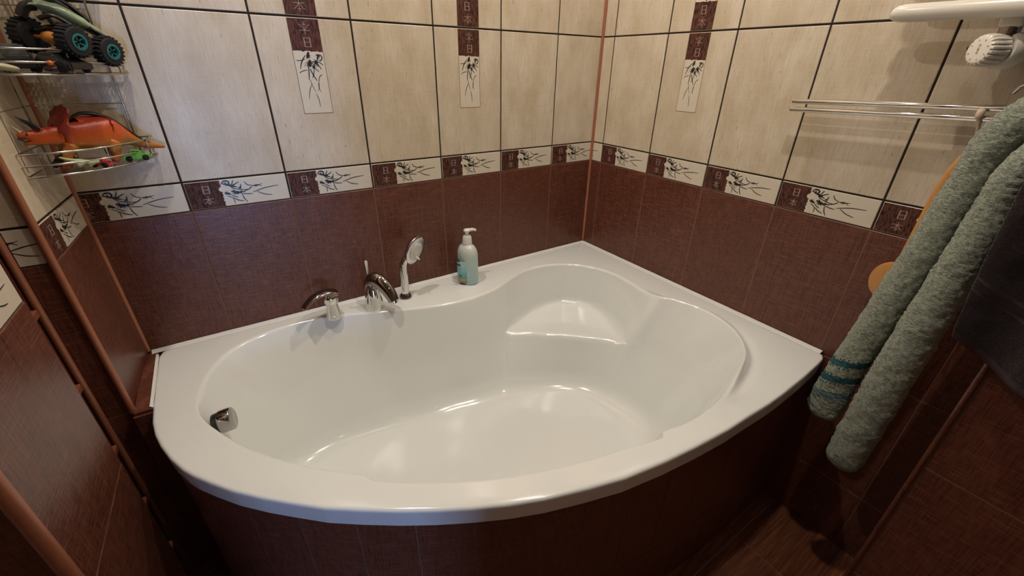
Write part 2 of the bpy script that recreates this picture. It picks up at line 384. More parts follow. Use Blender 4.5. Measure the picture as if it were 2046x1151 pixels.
# walls behind the camera
bm = bmesh.new(); box(bm, -2.35, -2.25, -2.8, -.75, ZF, ZC); tag(mesh_obj('wall_left_6', bm, MBEI), kind='structure')
bm = bmesh.new()
dx0, dx1, dz1 = -1.66, -1.42, 1.37  # unseen doorway added here, kept narrow to shape the daylight beam
for b_ in ((-2.35, dx0, ZF, ZC), (dx1, -.2, ZF, ZC), (dx0, dx1, dz1, ZC)): box(bm, b_[0], b_[1], -2.85, -2.72, b_[2], b_[3])
tag(mesh_obj('wall_front', bm, MBEI), kind='structure')
bm = bmesh.new()
for b_ in ((dx0 - .06, dx0 + .012, ZF, dz1 + .06), (dx1 - .012, dx1 + .06, ZF, dz1 + .06), (dx0, dx1, dz1 - .012, dz1 + .06)): box(bm, b_[0], b_[1], -2.87, -2.70, b_[2], b_[3], .004)
tag(mesh_obj('trim_8', bm, MDW0), kind='structure')
# unseen corridor added beyond the narrow doorway, so only its window feeds the beam
wx0, wx1, wz0, wz1 = -1.85, -1.60, -.40, .55
bm = bmesh.new()
for b_ in ((-2.9, wx0, ZF, ZC), (wx1, -.2, ZF, ZC), (wx0, wx1, ZF, wz0), (wx0, wx1, wz1, ZC)): box(bm, b_[0], b_[1], -4.75, -4.62, b_[2], b_[3])
tag(mesh_obj('wall_front_2', bm, MBEI), kind='structure')
bm = bmesh.new(); box(bm, -3.0, -2.9, -4.75, -2.72, ZF, ZC); tag(mesh_obj('wall_left_7', bm, MBEI), kind='structure')
bm = bmesh.new(); box(bm, -.2, -.1, -4.75, -2.72, ZF, ZC); tag(mesh_obj('wall_right_3', bm, MBEI), kind='structure')
bm = bmesh.new(); box(bm, -3.0, -.1, -4.75, -2.9, ZC, ZC + .1); tag(mesh_obj('ceiling_2', bm, MWHITE), kind='structure')
bm = bmesh.new(); box(bm, -3.0, -.1, -4.75, -2.85, ZF - .1, ZF); tag(mesh_obj('floor_2', bm, MGR_B), kind='structure')
wn = empty('window_1', ((wx0 + wx1) / 2, -4.67, wz0)); tag(wn, kind='structure')
bm = bmesh.new(); hw = (wx1 - wx0) / 2; hh = wz1 - wz0
for b_ in ((-hw, -hw + .05, 0, hh), (hw - .05, hw, 0, hh), (-hw, hw, 0, .05), (-hw, hw, hh - .05, hh)): box(bm, b_[0], b_[1], -.02, .03, b_[2], b_[3], .003)
mesh_obj('window_frame', bm, MWPL, wn)
bm = bmesh.new(); box(bm, -hw + .05, hw - .05, 0, .006, .05, hh - .05)
tg = NT('window_glass'); tr_ = tg.n('ShaderNodeBsdfTransparent'); gl_ = tg.n('ShaderNodeBsdfGlossy'); gl_.inputs['Roughness'].default_value = .02
mx_ = tg.n('ShaderNodeMixShader'); mx_.inputs[0].default_value = .06
tg.l(tr_.outputs[0], mx_.inputs[1]); tg.l(gl_.outputs[0], mx_.inputs[2]); tg.l(mx_.outputs[0], tg.t.nodes['Material Output'].inputs[0])
mesh_obj('pane', bm, tg.m, wn)
# ceiling, floor
bm = bmesh.new(); box(bm, -2.4, .15, -2.9, .15, ZC, ZC + .1); tag(mesh_obj('ceiling', bm, MWHITE), kind='structure')
fl = empty('floor', (0, 0, ZF)); tag(fl, kind='structure')
bm = bmesh.new(); box(bm, -2.35, .1, -2.85, .1, -.1, -.0022); mesh_obj('grout', bm, MGR_F, fl)
FT = .33; bm = bmesh.new(); box(bm, .0015, FT - .0015, .0015, FT - .0015, -.008, 0, 0)
fm = bpy.data.meshes.new('floor_tile'); bm.to_mesh(fm); bm.free(); fm.materials.append(MF)
for i in range(-7, 1):
    for j in range(-6, 3):
        x = -.245 + i * FT; y = -1.12 + j * FT
        if x > -.002 or y > -.02 or x < -2.3 or y < -2.8: continue
        o = data_obj('floor_tile', fm, fl); o.location = (x, y, random.uniform(-.0003, .0003))
# copper coloured corner profiles
trim('trim_1', -.0035, -.0035, .012, ZC, .0062)
trim('trim_2', -1.6855, -.0045, .006, ZC, .0062)
trim('trim_3', -1.703, -.2655, -.008, ZC, .0072)
trim('trim_4', -1.757, -.2655, -.40, ZC, .0066)
trim('trim_5', -1.7165, -.7455, ZF, ZC, .0105)
o = trim('trim_6', -.264, -1.3845, ZF, ZC, .005); o.data.materials[0] = MB

# ------------------------------------------------------------------ ledge left of the bath
lg = empty('trim_7', (-1.70, -.285, ZF)); tag(lg, kind='structure')
bm = bmesh.new(); box(bm, .0, .036, .0, .283, 0, .622); mesh_obj('ledge_core', bm, MGR_B, lg)
bm = bmesh.new(); box(bm, 0.002, .0375, -.002, .275, .6225, .630, .001); mesh_obj('brown_tile', bm, MB, lg)
bm = bmesh.new(); box(bm, -.001, .0375, -.008, -.0005, .24, .6215, .001); mesh_obj('brown_tile', bm, MB, lg)
bm = bmesh.new(); box(bm, -.001, .0375, -.008, -.0005, .002, .237, .001); mesh_obj('brown_tile', bm, MB, lg)

# ------------------------------------------------------------------ bathtub
CX, CY = -.82, -.52
OUT = [(-.008, -.008), (-.008, -.6), (-.008, -1.06), (-.011, -1.082), (-.028, -1.091), (-.07, -1.0955), (-.16, -1.101), (-.287, -1.105), (-.359, -1.105), (-.444, -1.101), (-.528, -1.0985), (-.634, -1.089), (-.73, -1.077), (-.838, -1.058), (-.92, -1.034), (-1.007, -1.005), (-1.075, -.976), (-1.138, -.944), (-1.2, -.909), (-1.259, -.872), (-1.318, -.831), (-1.375, -.789), (-1.432, -.737), (-1.471, -.7), (-1.517, -.652), (-1.555, -.604), (-1.583, -.566), (-1.6, -.538), (-1.623, -.489), (-1.642, -.435), (-1.654, -.39), (-1.6615, -.34), (-1.6635, -.277), (-1.6635, -.15), (-1.663, -.04), (-1.656, -.016), (-1.64, -.009), (-.8, -.008)]
INN = [(-1.561, -.38), (-1.565, -.316), (-1.541, -.204), (-1.475, -.107), (-1.346, -.062), (-1.195, -.076), (-1.047, -.135), (-.888, -.192), (-.763, -.215), (-.68, -.21), (-.597, -.191), (-.515, -.153), (-.431, -.124), (-.345, -.125), (-.267, -.155), (-.208, -.2), (-.163, -.265), (-.142, -.34), (-.143, -.43), (-.155, -.52), (-.155, -.58), (-.125, -.66), (-.105, -.75), (-.135, -.865), (-.215, -.95), (-.325, -.995), (-.456, -1.025), (-.582, -1.03), (-.660, -1.016), (-.672, -1.022), (-.69, -1.026), (-.778, -1.002), (-.9, -.972), (-1.054, -.914), (-1.179, -.845), (-1.262, -.787), (-1.280, -.765), (-1.292, -.747), (-1.392, -.653), (-1.476, -.551), (-1.528, -.461)]
def polar(P, c=(CX, CY)):
    L = sorted(((math.degrees(math.atan2(p[1] - c[1], p[0] - c[0])) % 360, math.hypot(p[0] - c[0], p[1] - c[1])) for p in P))
    return L
def ray_r(P, th):
    """distance from centre to closed polyline along angle th"""
    d = V((math.cos(th), math.sin(th))); best = None
    for i in range(len(P)):
        a = V(P[i][:2]) - V((CX, CY)); b = V(P[(i + 1) % len(P)][:2]) - V((CX, CY)); e = b - a
        det = d.x * (-e.y) + e.x * d.y
        if abs(det) < 1e-12: continue
        r = (a.x * (-e.y) + e.x * a.y) / det; s = (d.x * a.y - d.y * a.x) / det
        if r > 0 and -1e-6 <= s <= 1 + 1e-6 and (best is None or r > best): best = r
    return best
def interp(T, x, per=True):
    x %= 360; n = len(T)
    for i in range(n):
        a = T[i]; b = T[(i + 1) % n]; bx = b[0] + (360 if i == n - 1 else 0); xx = x if not (i == n - 1 and x < a[0]) else x + 360
        if a[0] <= xx <= bx:
            t = (xx - a[0]) / max(1e-9, bx - a[0]); p0 = T[i - 1]; p3 = T[(i + 2) % n]
            m1 = (b[1] - p0[1]) / (((bx - p0[0]) % 360) or 1); m2 = (p3[1] - a[1]) / (((p3[0] - a[0]) % 360) or 1); h = bx - a[0]
            return (2*t**3-3*t**2+1)*a[1] + (t**3-2*t**2+t)*h*m1 + (-2*t**3+3*t**2)*b[1] + (t**3-t**2)*h*m2
    return T[0][1]
INS = [p[:2] for p in spline([(x, y, 0) for x, y in INN], 6, True)]
FLO = [(0.5, .448), (6.4, .433), (18, .375), (31.3, .304), (50, .25), (79.3, .225), (100, .245), (121.4, .294), (143.3, .459), (149.5, .593), (155, .655), (165, .675), (180, .655), (195, .61), (210, .52), (225, .44), (240, .39), (255, .365), (270, .36), (285, .37), (300, .42), (313, .51), (325.7, .566), (332, .55), (339, .504), (354.1, .463)]
SB = [(-12, .50), (-4.2, .553), (2, .592), (7.9, .622), (14, .654), (20.5, .674), (26, .670), (31.8, .645), (37, .59), (41.8, .521), (47, .425), (52.6, .331), (58, .27)]
SF = [(-12, .52), (-4.2, .545), (4.2, .495), (11, .448), (17.5, .416), (27, .378), (36.2, .362), (46, .34), (52.6, .331), (58, .27)]
def lin(T, x):
    if x <= T[0][0]: return T[0][1]
    for a, b in zip(T, T[1:]):
        if x <= b[0]: return a[1] + (b[1] - a[1]) * (x - a[0]) / (b[0] - a[0])
    return T[-1][1]
def sstep(a, b, x):
    t = max(0, min(1, (x - a) / (b - a))); return t * t * (3 - 2 * t)
def rounded(P, rad, seg):
    out = [P[0]]
    for i in range(1, len(P) - 1):
        a, b, c = V(P[i - 1]), V(P[i]), V(P[i + 1]); la, lc = (a - b).length, (c - b).length
        r = min(rad[i], la * .48, lc * .48); pa = b + (a - b) * (r / max(la, 1e-9)); pc = b + (c - b) * (r / max(lc, 1e-9))
        for k in range(seg[i] + 1):
            t = k / seg[i]; out.append(tuple(pa * (1 - t) ** 2 + b * 2 * t * (1 - t) + pc * t * t))
    out.append(P[-1]); return out
ZB = -.388
def build_tub():
    bm = bmesh.new(); N = 720
    angs = [360 * i / N for i in range(N)]
    for c in [(-.008, -.008), (-1.663, -.03), (-.010, -1.083)]:
        a = math.degrees(math.atan2(c[1] - CY, c[0] - CX)) % 360
        j = min(range(N), key=lambda k: abs(angs[k] - a)); angs[j] = a
    # smooth the polar tables first
    fl_s = [(a, sum(interp(FLO, a + d) for d in range(-9, 10, 1)) / 19) for a in range(0, 360, 3)]
    cols = []
    for a in angs:
        th = R(a); ro = ray_r(OUT, th); ri = ray_r(INS, th); rf = interp(fl_s, a)
        s = a if a < 180 else a - 360
        wgt = sstep(-9, -2, s) * (1 - sstep(49, 56, s))
        dz = .021 * sstep(-52, -40, s) * (1 - sstep(-10, 2, s))           # raised headrest lip
        dip = .014 * sstep(-56, -48, s) * (1 - sstep(-32, -20, s))
        zs = -.172
        lp = lambda z: ri + (rf - ri) * (z - 0) / (ZB - 0)
        b1 = (lp(zs), zs); b2 = (lp(zs - .012), zs - .012)
        s1 = (min(lin(SB, s), ri - .01), zs + .002); s2 = (lin(SF, s), zs - .004)
        P3 = tuple(b1[i] * (1 - wgt) + s1[i] * wgt for i in (0, 1)); P4 = tuple(b2[i] * (1 - wgt) + s2[i] * wgt for i in (0, 1))
        dk = min(.05, (ro - ri) * .5)
        P = [(ro - .003, -.047), (ro, 0), (ri + dk, -dip * .3), (ri + dk * .45, -dip), (ri, dz), P3, P4, (rf, ZB), (0, ZB - .012)]
        rd = [0, .010, .012, .012, .014, .035, .022, .075, 0]; sg = [0, 5, 2, 2, 5, 6, 5, 8, 0]
        prof = rounded(P, rd, sg)[:-1]
        # extra rows on the basin floor
        last = prof[-1]
        for k in (.8, .6, .4, .2): prof.append((last[0] * k, ZB - .012 + (last[1] - ZB + .012) * k))
        inner = (ro - .012, -.047)
        cols.append([(CX + r * math.cos(th), CY + r * math.sin(th), z) for r, z in [inner] + prof])
    m = len(cols[0])
    # smooth walls across angle a little (not the rim outline)
    rows = [[bm.verts.new(cols[i][j]) for i in range(N)] for j in range(m)]
    for j in range(m - 1):
        for i in range(N):
            bm.faces.new((rows[j][i], rows[j][(i + 1) % N], rows[j + 1][(i + 1) % N], rows[j + 1][i]))
    cv = bm.verts.new((CX, CY, ZB - .012))
    for i in range(N): bm.faces.new((rows[-1][i], rows[-1][(i + 1) % N], cv))
    # local pocket around the overflow knob
    kc = V((-1.545, -.365, -.045))
    for v in bm.verts:
        if v.co.x < -1.3 and v.co.z < -.003:
            d = (v.co - kc).length; v.co.x -= .016 * math.exp(-(d / .042) ** 2)
    bmesh.ops.recalc_face_normals(bm, faces=bm.faces)
    return bm
tub = empty('bathtub', (0, 0, ZF)); tag(tub, 'white acrylic corner bathtub with curved front rim and a moulded corner seat', 'bathtub')
shell = mesh_obj('tub_shell', build_tub(), MTUB, tub, True, 62); shell.location.z = -ZF
# drain cover at the bottom is hidden by the rim; overflow knob
kn = empty('overflow_knob', (0, 0, 0)); kn.parent = tub
bm = bmesh.new(); ax = V((.965, -.18, .12)).normalized(); ko = V((-1.538, -.362, -.05 - ZF))
lathe(bm, [(.0265, .0015), (.0285, .0025), (.0292, .005), (.0292, .026), (.028, .0295), (.0265, .0305), (.001, .0305)], 40, ko, ax)
mesh_obj('knob_cap', bm, plain('knob_chrome', (.45, .43, .42), .10, 1), kn, True, 35)
bm = bmesh.new(); lathe(bm, [(.024, -.012), (.0262, .000), (.0262, .003), (.020, .004)], 36, ko, ax); mesh_obj('knob_base', bm, MBLK, kn, True, 40)
bpy.data.objects.remove(kn)
for n_ in ('knob_cap', 'knob_base'): bpy.data.objects[n_].parent = tub
# white sealing strip along both walls
bm = bmesh.new()
def strip(bm, pts, inward, h=.016, d=.019, step=.012):
    prev = None
    P = []
    for a, b in zip(pts, pts[1:]):
        n = max(1, int((V(b) - V(a)).length / step))
        for i in range(n): P.append(V(a) + (V(b) - V(a)) * i / n)
    P.append(V(pts[-1]))
    for i, p in enumerate(P):
        k = 1 + .13 * noise.noise(p * 22) + .05 * noise.noise(p * 90)
        I = inward(i / (len(P) - 1), p)
        r = [p + I * a * d * k + V((0, 0, b * h * k)) for a, b in ((0, 0), (0, 1), (.2, .95), (.6, .5), (.95, .12), (1, 0), (1, -.08))]
        r = [bm.verts.new(q) for q in r]
        if prev:
            for j in range(len(r) - 1): bm.faces.new((prev[j], prev[j + 1], r[j + 1], r[j]))
        prev = r
strip(bm, [(-1.678, -.002, .0008), (-.004, -.002, .0008)], lambda t, p: V((0, -1, 0)), .005, .017)
strip(bm, [(-.002, -.004, .0008), (-.002, -1.074, .0008)], lambda t, p: V((-1, 0, 0)), .005, .017)
bmesh.ops.recalc_face_normals(bm, faces=bm.faces)
o = mesh_obj('sealing_strip', bm, MSEAL, tub, True, 40); o.location.z = -ZF
bm = bmesh.new(); strip(bm, [(-1.6668, -.03, -.001), (-1.6668, -.283, -.001)], lambda t, p: V((1, 0, 0)), .005, .006); bmesh.ops.recalc_face_normals(bm, faces=bm.faces)
o = mesh_obj('sealing_strip', bm, MSEAL, tub, True, 40); o.location.z = -ZF

# ------------------------------------------------------------------ tiled apron under the rim
ap = empty('bath_apron', (-.8, -1.0, ZF)); tag(ap, 'curved bath front clad in narrow dark brown tiles under the white rim', 'panel')
FR = spline([(x, y, 0) for x, y in [(0.0, -1.079), (-.07, -1.0795), (-.16, -1.082), (-.287, -1.084), (-.444, -1.0795), (-.634, -1.067), (-.838, -1.036), (-1.007, -.983), (-1.138, -.923), (-1.259, -.852), (-1.375, -.769), (-1.471, -.683), (-1.555, -.587), (-1.6, -.522), (-1.623, -.47), (-1.638, -.4), (-1.6435, -.34), (-1.6435, -.293)]], 24)
cum = [0]
for a, b in zip(FR, FR[1:]): cum.append(cum[-1] + (b - a).length)
def at_arc(s):
    s = max(0, min(cum[-1] - 1e-6, s))
    for i in range(len(FR) - 1):
        if cum[i + 1] >= s: return FR[i].lerp(FR[i + 1], (s - cum[i]) / max(1e-9, cum[i + 1] - cum[i]))
s0 = min(range(len(FR)), key=lambda i: (FR[i] - V((-1.229, -.872, 0))).length); s0 = cum[s0]
seams = [s0 + k * .1195 for k in range(-12, 9)]; seams = [0] + [s for s in seams if .01 < s < cum[-1] - .01] + [cum[-1]]
bm = bmesh.new()
for i in range(len(FR) - 1):
    a, b = FR[i], FR[i + 1]; t = (b - a).normalized(); nn = V((-t.y, t.x, 0)) * -1
    off = .0010
    q = [bm.verts.new(V((p.x, p.y, z)) + nn * off) for p, z in ((a, ZF), (b, ZF), (b, -.01), (a, -.01))]; bm.faces.new(q)
bmesh.ops.recalc_face_normals(bm, faces=bm.faces)
o = mesh_obj('grout', bm, MGR_B, ap); o.location = -V(ap.location)
def apron_tile(s1, s2, z1, z2):
    bm = bmesh.new(); g = .0012; n = 4
    P = [at_arc(s1 + g + (s2 - s1 - 2 * g) * i / n) for i in range(n + 1)]
    F, B = [], []
    for i, p in enumerate(P):
        t = (P[min(n, i + 1)] - P[max(0, i - 1)]).normalized(); nn = V((t.y, -t.x, 0))
        if nn.dot(V((-.8, -.3, 0)) - p) > 0: nn = -nn
        F.append(p); B.append(p - nn * .003)
    z1 += g; z2 -= g
    fv = [[bm.verts.new((p.x, p.y, z)) for p in F] for z in (z1, z2)]; bv = [[bm.verts.new((p.x, p.y, z)) for p in B] for z in (z1, z2)]
    for i in range(n):
        bm.faces.new((fv[0][i], fv[0][i + 1], fv[1][i + 1], fv[1][i])); bm.faces.new((bv[0][i + 1], bv[0][i], bv[1][i], bv[1][i + 1]))
        bm.faces.new((fv[1][i], fv[1][i + 1], bv[1][i + 1], bv[1][i])); bm.faces.new((fv[0][i + 1], fv[0][i], bv[0][i], bv[0][i + 1]))
    for i in (0, n): bm.faces.new((fv[0][i], fv[1][i], bv[1][i], bv[0][i]))
    bmesh.ops.recalc_face_normals(bm, faces=bm.faces)
    o = mesh_obj('brown_tile', bm, MB, ap, True, 30); o.location = -V(ap.location)
for a, b in zip(seams, seams[1:]):
    apron_tile(a, b, ZF + .001, -.403); apron_tile(a, b, -.403, -.044)

# ------------------------------------------------------------------ tall rack of dark wood in the slot between the pilasters
MDW = plain('dark_red_brown_wood', (.10, .022, .012), .35, var=.4, vs=30)
rk = empty('slot_rack', (-1.86, -.355, ZF)); tag(rk, 'dark red-brown wooden rack with evenly spaced shelves in the slot between left pilasters', 'rack')
bm = bmesh.new(); box(bm, -.10, .095, .078, .086, 0, 2.45, .001); mesh_obj('side_board', bm, MDW, rk)
bm = bmesh.new(); box(bm, -.10, .085, -.082, -.074, 0, 2.45, .001); mesh_obj('side_board', bm, MDW, rk)
bm = bmesh.new(); box(bm, -.108, -.10, -.082, .086, 0, 2.45); mesh_obj('back_board', bm, MDW, rk)
for k in range(12):
    z = .0 + .357 - .19 + k * .19
    bm = bmesh.new(); box(bm, -.10, .105, -.073, .077, z - .008, z + .008, .002); mesh_obj('shelf', bm, plain('red_brown_shelf_edge', (.22, .07, .04), .35) if k == 0 else bpy.data.materials['red_brown_shelf_edge'], rk)

# ------------------------------------------------------------------ bath fittings on the deck
lv = empty('mixer_handle', (-1.187, -.082, 0)); tag(lv, 'chrome single lever mixer handle on the deck, leftmost of the bath fittings', 'faucet handle')
bm = bmesh.new(); lathe(bm, [(.0265, 0), (.0268, .003), (.024, .012), (.0205, .03), (.0185, .048), (.018, .052), (.001, .052)], 36); mesh_obj('handle_base', bm, MCHR, lv, True, 40)
bm = bmesh.new(); lathe(bm, [(.0175, .052), (.021, .054), (.0225, .066), (.022, .080), (.016, .087), (.001, .089)], 36); mesh_obj('handle_cap', bm, MCHR, lv, True, 40)
bm = bmesh.new()
pts = spline([(.021, .004, .083), (.006, .002, .0905), (-.02, -.002, .0955), (-.048, -.010, .0925), (-.072, -.018, .080), (-.088, -.024, .066)], 5)
rr_ = [(.0235 - .010 * (i / (len(pts) - 1)) ** 1.4, .0105 - .0065 * (i / (len(pts) - 1))) for i in range(len(pts))]
rr_[-1] = (.003, .001); rr_[0] = (.012, .004)
tube(bm, pts, rr_, 20); mesh_obj('lever', bm, MDARKCH, lv, True, 60)

sp = empty('bath_spout', (-1.053, -.092, 0)); tag(sp, 'chrome curved bath spout with a thin diverter rod standing behind it', 'faucet')
bm = bmesh.new(); lathe(bm, [(.0365, 0), (.037, .003), (.0345, .02), (.029, .05), (.0235, .075), (.0175, .093), (.008, .103), (.001, .105)], 40, sy=.9); mesh_obj('spout_body', bm, MCHR, sp, True, 40)
bm = bmesh.new()
pts = spline([(-.008, .014, .066), (-.006, .008, .092), (.004, -.006, .109), (.018, -.026, .108), (.032, -.048, .090), (.042, -.066, .066), (.0465, -.075, .048)], 6)
n_ = len(pts); tube(bm, pts, [(.0185 + .006 * math.sin(math.pi * min(1, i / n_ * 1.1)), .015 + .004 * i / n_) for i in range(n_)], 24, up=V((1, .2, 0))); mesh_obj('spout_arm', bm, MDARKCH, sp, True, 60)
bm = bmesh.new(); lathe(bm, [(.0125, 0), (.0125, .010), (.010, .0105), (.001, .0105)], 28, (.0462, -.0745, .050), (.15, -.28, -1)); mesh_obj('aerator', bm, MCHR, sp, True, 40)
bm = bmesh.new(); lathe(bm, [(.0028, .098), (.0028, .118), (.0046, .150), (.0058, .163), (.0066, .168), (.0066, .173), (.004, .1755), (.001, .176)], 20, (-.001, .012, 0), (-.02, .0, 1)); mesh_obj('diverter_rod', bm, MCHR, sp, True, 40)

hs = empty('hand_shower', (-.936, -.080, 0)); tag(hs, 'chrome hand shower with white spray face upright in its deck socket', 'hand shower')
bm = bmesh.new(); lathe(bm, [(.0225, 0), (.0228, .003), (.0205, .009), (.016, .016), (.0135, .019), (.001, .019)], 32); mesh_obj('deck_socket', bm, MDARKCH, hs, True, 40)
bm = bmesh.new()
pts = spline([(0, 0, .018), (.001, 0, .05), (.002, 0, .085), (.002, 0, .11), (.006, -.001, .135), (.016, -.004, .155)], 6); n_ = len(pts)
tube(bm, pts, [.0135 + .0022 * math.sin(math.pi * i / n_) - .003 * (i / n_) for i in range(n_)], 22); mesh_obj('handle', bm, MCHR, hs, True, 60)
hn = V((.42, -.86, -.22)).normalized(); hc = V((.045, -.020, .184))
hup = V((.30, .10, .95)); hup = (hup - hn * hup.dot(hn)).normalized(); hsd = hn.cross(hup)
def disc(bm, prof, n=40, mat=0):
    rings = [[bm.verts.new(hc + hn * h + hup * r * ey * math.sin(2 * math.pi * k / n) + hsd * r * math.cos(2 * math.pi * k / n)) for k in range(n)] for r, h, ey in prof]
    for i in range(len(rings) - 1):
        for k in range(n): f = bm.faces.new((rings[i][k], rings[i][(k + 1) % n], rings[i + 1][(k + 1) % n], rings[i + 1][k])); f.material_index = mat
    bm.faces.new(rings[0]); bm.faces.new(rings[-1]); bmesh.ops.recalc_face_normals(bm, faces=bm.faces)
bm = bmesh.new(); disc(bm, [(.011, -.024, 1.25), (.027, -.019, 1.25), (.038, -.010, 1.25), (.0425, -.001, 1.25), (.043, .003, 1.25), (.041, .0055, 1.25), (.030, .006, 1.25)]); mesh_obj('head_shell', bm, plain('satin_chrome', (.62, .60, .64), .16, 1), hs, True, 50)
bm = bmesh.new()
hc0 = hc; hc = hc - hup * .006
disc(bm, [(.0285, .004, 1.2), (.0285, .0085, 1.2), (.026, .0095, 1.2), (.001, .010, 1.2)], 40); mesh_obj('spray_face', bm, MWPL, hs, True, 40)
bm = bmesh.new(); MNOZ = plain('grey_nozzle', (.32, .28, .20), .5)
for rr, cnt in ((.0225, 20), (.0165, 14), (.0105, 9)):
    for k in range(cnt):
        a = 2 * math.pi * k / cnt; p = hc + hn * .0098 + hup * rr * 1.2 * math.sin(a) + hsd * rr * math.cos(a)
        lathe(bm, [(.0012, -.001), (.0009, .0014)], 6, p, hn)
tag(mesh_obj('nozzles', bm, MNOZ, hs), kind='stuff')
bm = bmesh.new(); tube(bm, [hc + hn * .006 - hup * .012 + hsd * -.0, hc + hn * .030 - hup * .018], [.0022, .0028], 10); mesh_obj('selector_lever', bm, MWPL, hs, True, 50)
hc = hc0

# ------------------------------------------------------------------ soap bottle
bt = empty('soap_bottle', (-.679, -.086, 0)); bt.rotation_euler = (0, 0, R(8)); tag(bt, 'translucent pale blue pump bottle of liquid soap standing on the back deck', 'bottle')
t_ = NT('pale_blue_liquid_soap_plastic'); oz = t_.n('ShaderNodeSeparateXYZ'); t_.l(t_.obj(), oz.inputs[0])
cc = t_.ramp(t_.math('DIVIDE', oz.outputs['Z'], .17), [(0, (.40, .60, .60)), (.45, (.47, .62, .61)), (.68, (.52, .62, .60)), (.70, (.56, .62, .59)), (1, (.60, .63, .60))])
t_.b.inputs['Subsurface Weight'].default_value = .25; t_.b.inputs['Subsurface Radius'].default_value = (.02, .02, .02)
MSOAP = t_.out(cc, .22, 0, .5)
BP = [(.040, 0), (.0435, .002), (.0455, .008), (.0462, .03), (.0462, .112), (.0455, .124), (.042, .136), (.035, .147), (.026, .154), (.0165, .158), (.0155, .160), (.001, .160)]
bm = bmesh.new(); lathe(bm, BP, 48, sy=.74); mesh_obj('bottle_body', bm, MSOAP, bt, True, 50)
bm = bmesh.new(); lathe(bm, [(.0175, .157), (.0178, .160), (.0168, .175), (.0150, .188), (.0145, .1895), (.001, .190)], 36)
for k in range(24):
    a = 2 * math.pi * k / 24; tube(bm, [(.0173 * math.cos(a), .0173 * math.sin(a), .160), (.0155 * math.cos(a), .0155 * math.sin(a), .184)], .0009, 5)
mesh_obj('collar', bm, MWPL, bt, True, 40)
bm = bmesh.new(); lathe(bm, [(.0062, .188), (.0062, .200), (.0085, .204), (.0125, .208), (.0125, .212), (.009, .2155), (.001, .2165)], 28); 
tube(bm, spline([(0, 0, .210), (.012, -.003, .2105), (.026, -.006, .2095), (.036, -.008, .205)], 4), [.0068] * 4 + [.006] * 4 + [.005] * 4 + [.0036], 14); mesh_obj('pump_head', bm, MWPL, bt, True, 50)
# printed label: wrapped patches 0.4 mm proud of the body
def wrap_patch(bm, a0, a1, z0, z1, mat=0, n=8, off=.0004, nz=1):
    vs = []
    for j in range(nz + 1):
        z = z0 + (z1 - z0) * j / nz; row = []
        for i in range(n + 1):
            a = R(a0 + (a1 - a0) * i / n); row.append(bm.verts.new(((.0462 + off) * math.cos(a), (.0462 + off) * .74 * math.sin(a) - off * .0, z)))
        vs.append(row)
    for j in range(nz):
        for i in range(n): bm.faces.new((vs[j][i], vs[j][i + 1], vs[j + 1][i + 1], vs[j + 1][i])).material_index = mat
tl = NT('printed_sea_label'); sz = tl.n('ShaderNodeSeparateXYZ'); tl.l(tl.obj(), sz.inputs[0])
cl = tl.ramp(tl.math('DIVIDE', sz.outputs['Z'], .11), [(.10, (.20, .13, .07)), (.2, (.42, .36, .25)), (.27, (.16, .34, .22)), (.36, (.13, .42, .50)), (.6, (.30, .60, .66)), (.9, (.46, .68, .66))])
cl = tl.mix(tl.math('MULTIPLY', tl.ramp(tl.noise(tl.obj(), 160, 3), [(.45, (0, 0, 0)), (.6, (1, 1, 1))]), .25), cl, (.06, .22, .26)); ML = tl.out(cl, .3)
MNAVY = plain('navy_print', (.03, .07, .14), .35); MGREYP = plain('grey_print', (.34, .42, .44), .4); MPALE = plain('pale_label', (.50, .72, .72), .3); MGRN = plain('green_print', (.22, .48, .14), .4)
bm = bmesh.new(); wrap_patch(bm, -192, -124, .012, .100, 0, 12)
wrap_patch(bm, -116, -58, .010, .104, 1, 12)
for (a0, a1, z0, z1, m) in [(-190, -164, .096, .106, 2), (-188, -166, .1075, .110, 2), (-190, -160, .080, .089, 2), (-184, -152, .073, .0745, 3), (-184, -150, .067, .0685, 3), (-182, -154, .061, .0625, 3),
                            (-102, -70, .088, .110, 3), (-102, -88, .074, .0765, 2), (-102, -90, .0685, .071, 2), (-102, -84, .058, .0592, 3), (-102, -72, .054, .0552, 3)]: wrap_patch(bm, a0, a1, z0, z1, m, 6, .0009)
for k in range(11): wrap_patch(bm, -100, -74, .026 + k * .0025, .026 + k * .0025 + (.0016 if k % 3 else .0009), 2, 4, .0009)   # barcode bars
wrap_patch(bm, -100, -76, .0195, .0235, 2, 4, .0009)
wrap_patch(bm, -152, -140, .034, .046, 4, 4, .0009); wrap_patch(bm, -168, -156, .036, .044, 2, 4, .0008); wrap_patch(bm, -160, -130, .020, .028, 5, 5, .0008)
for v in bm.verts: pass
mesh_obj('label', bm, [ML, MPALE, MNAVY, MGREYP, MGRN, plain('sand_print', (.40, .36, .28), .4)], bt, True)

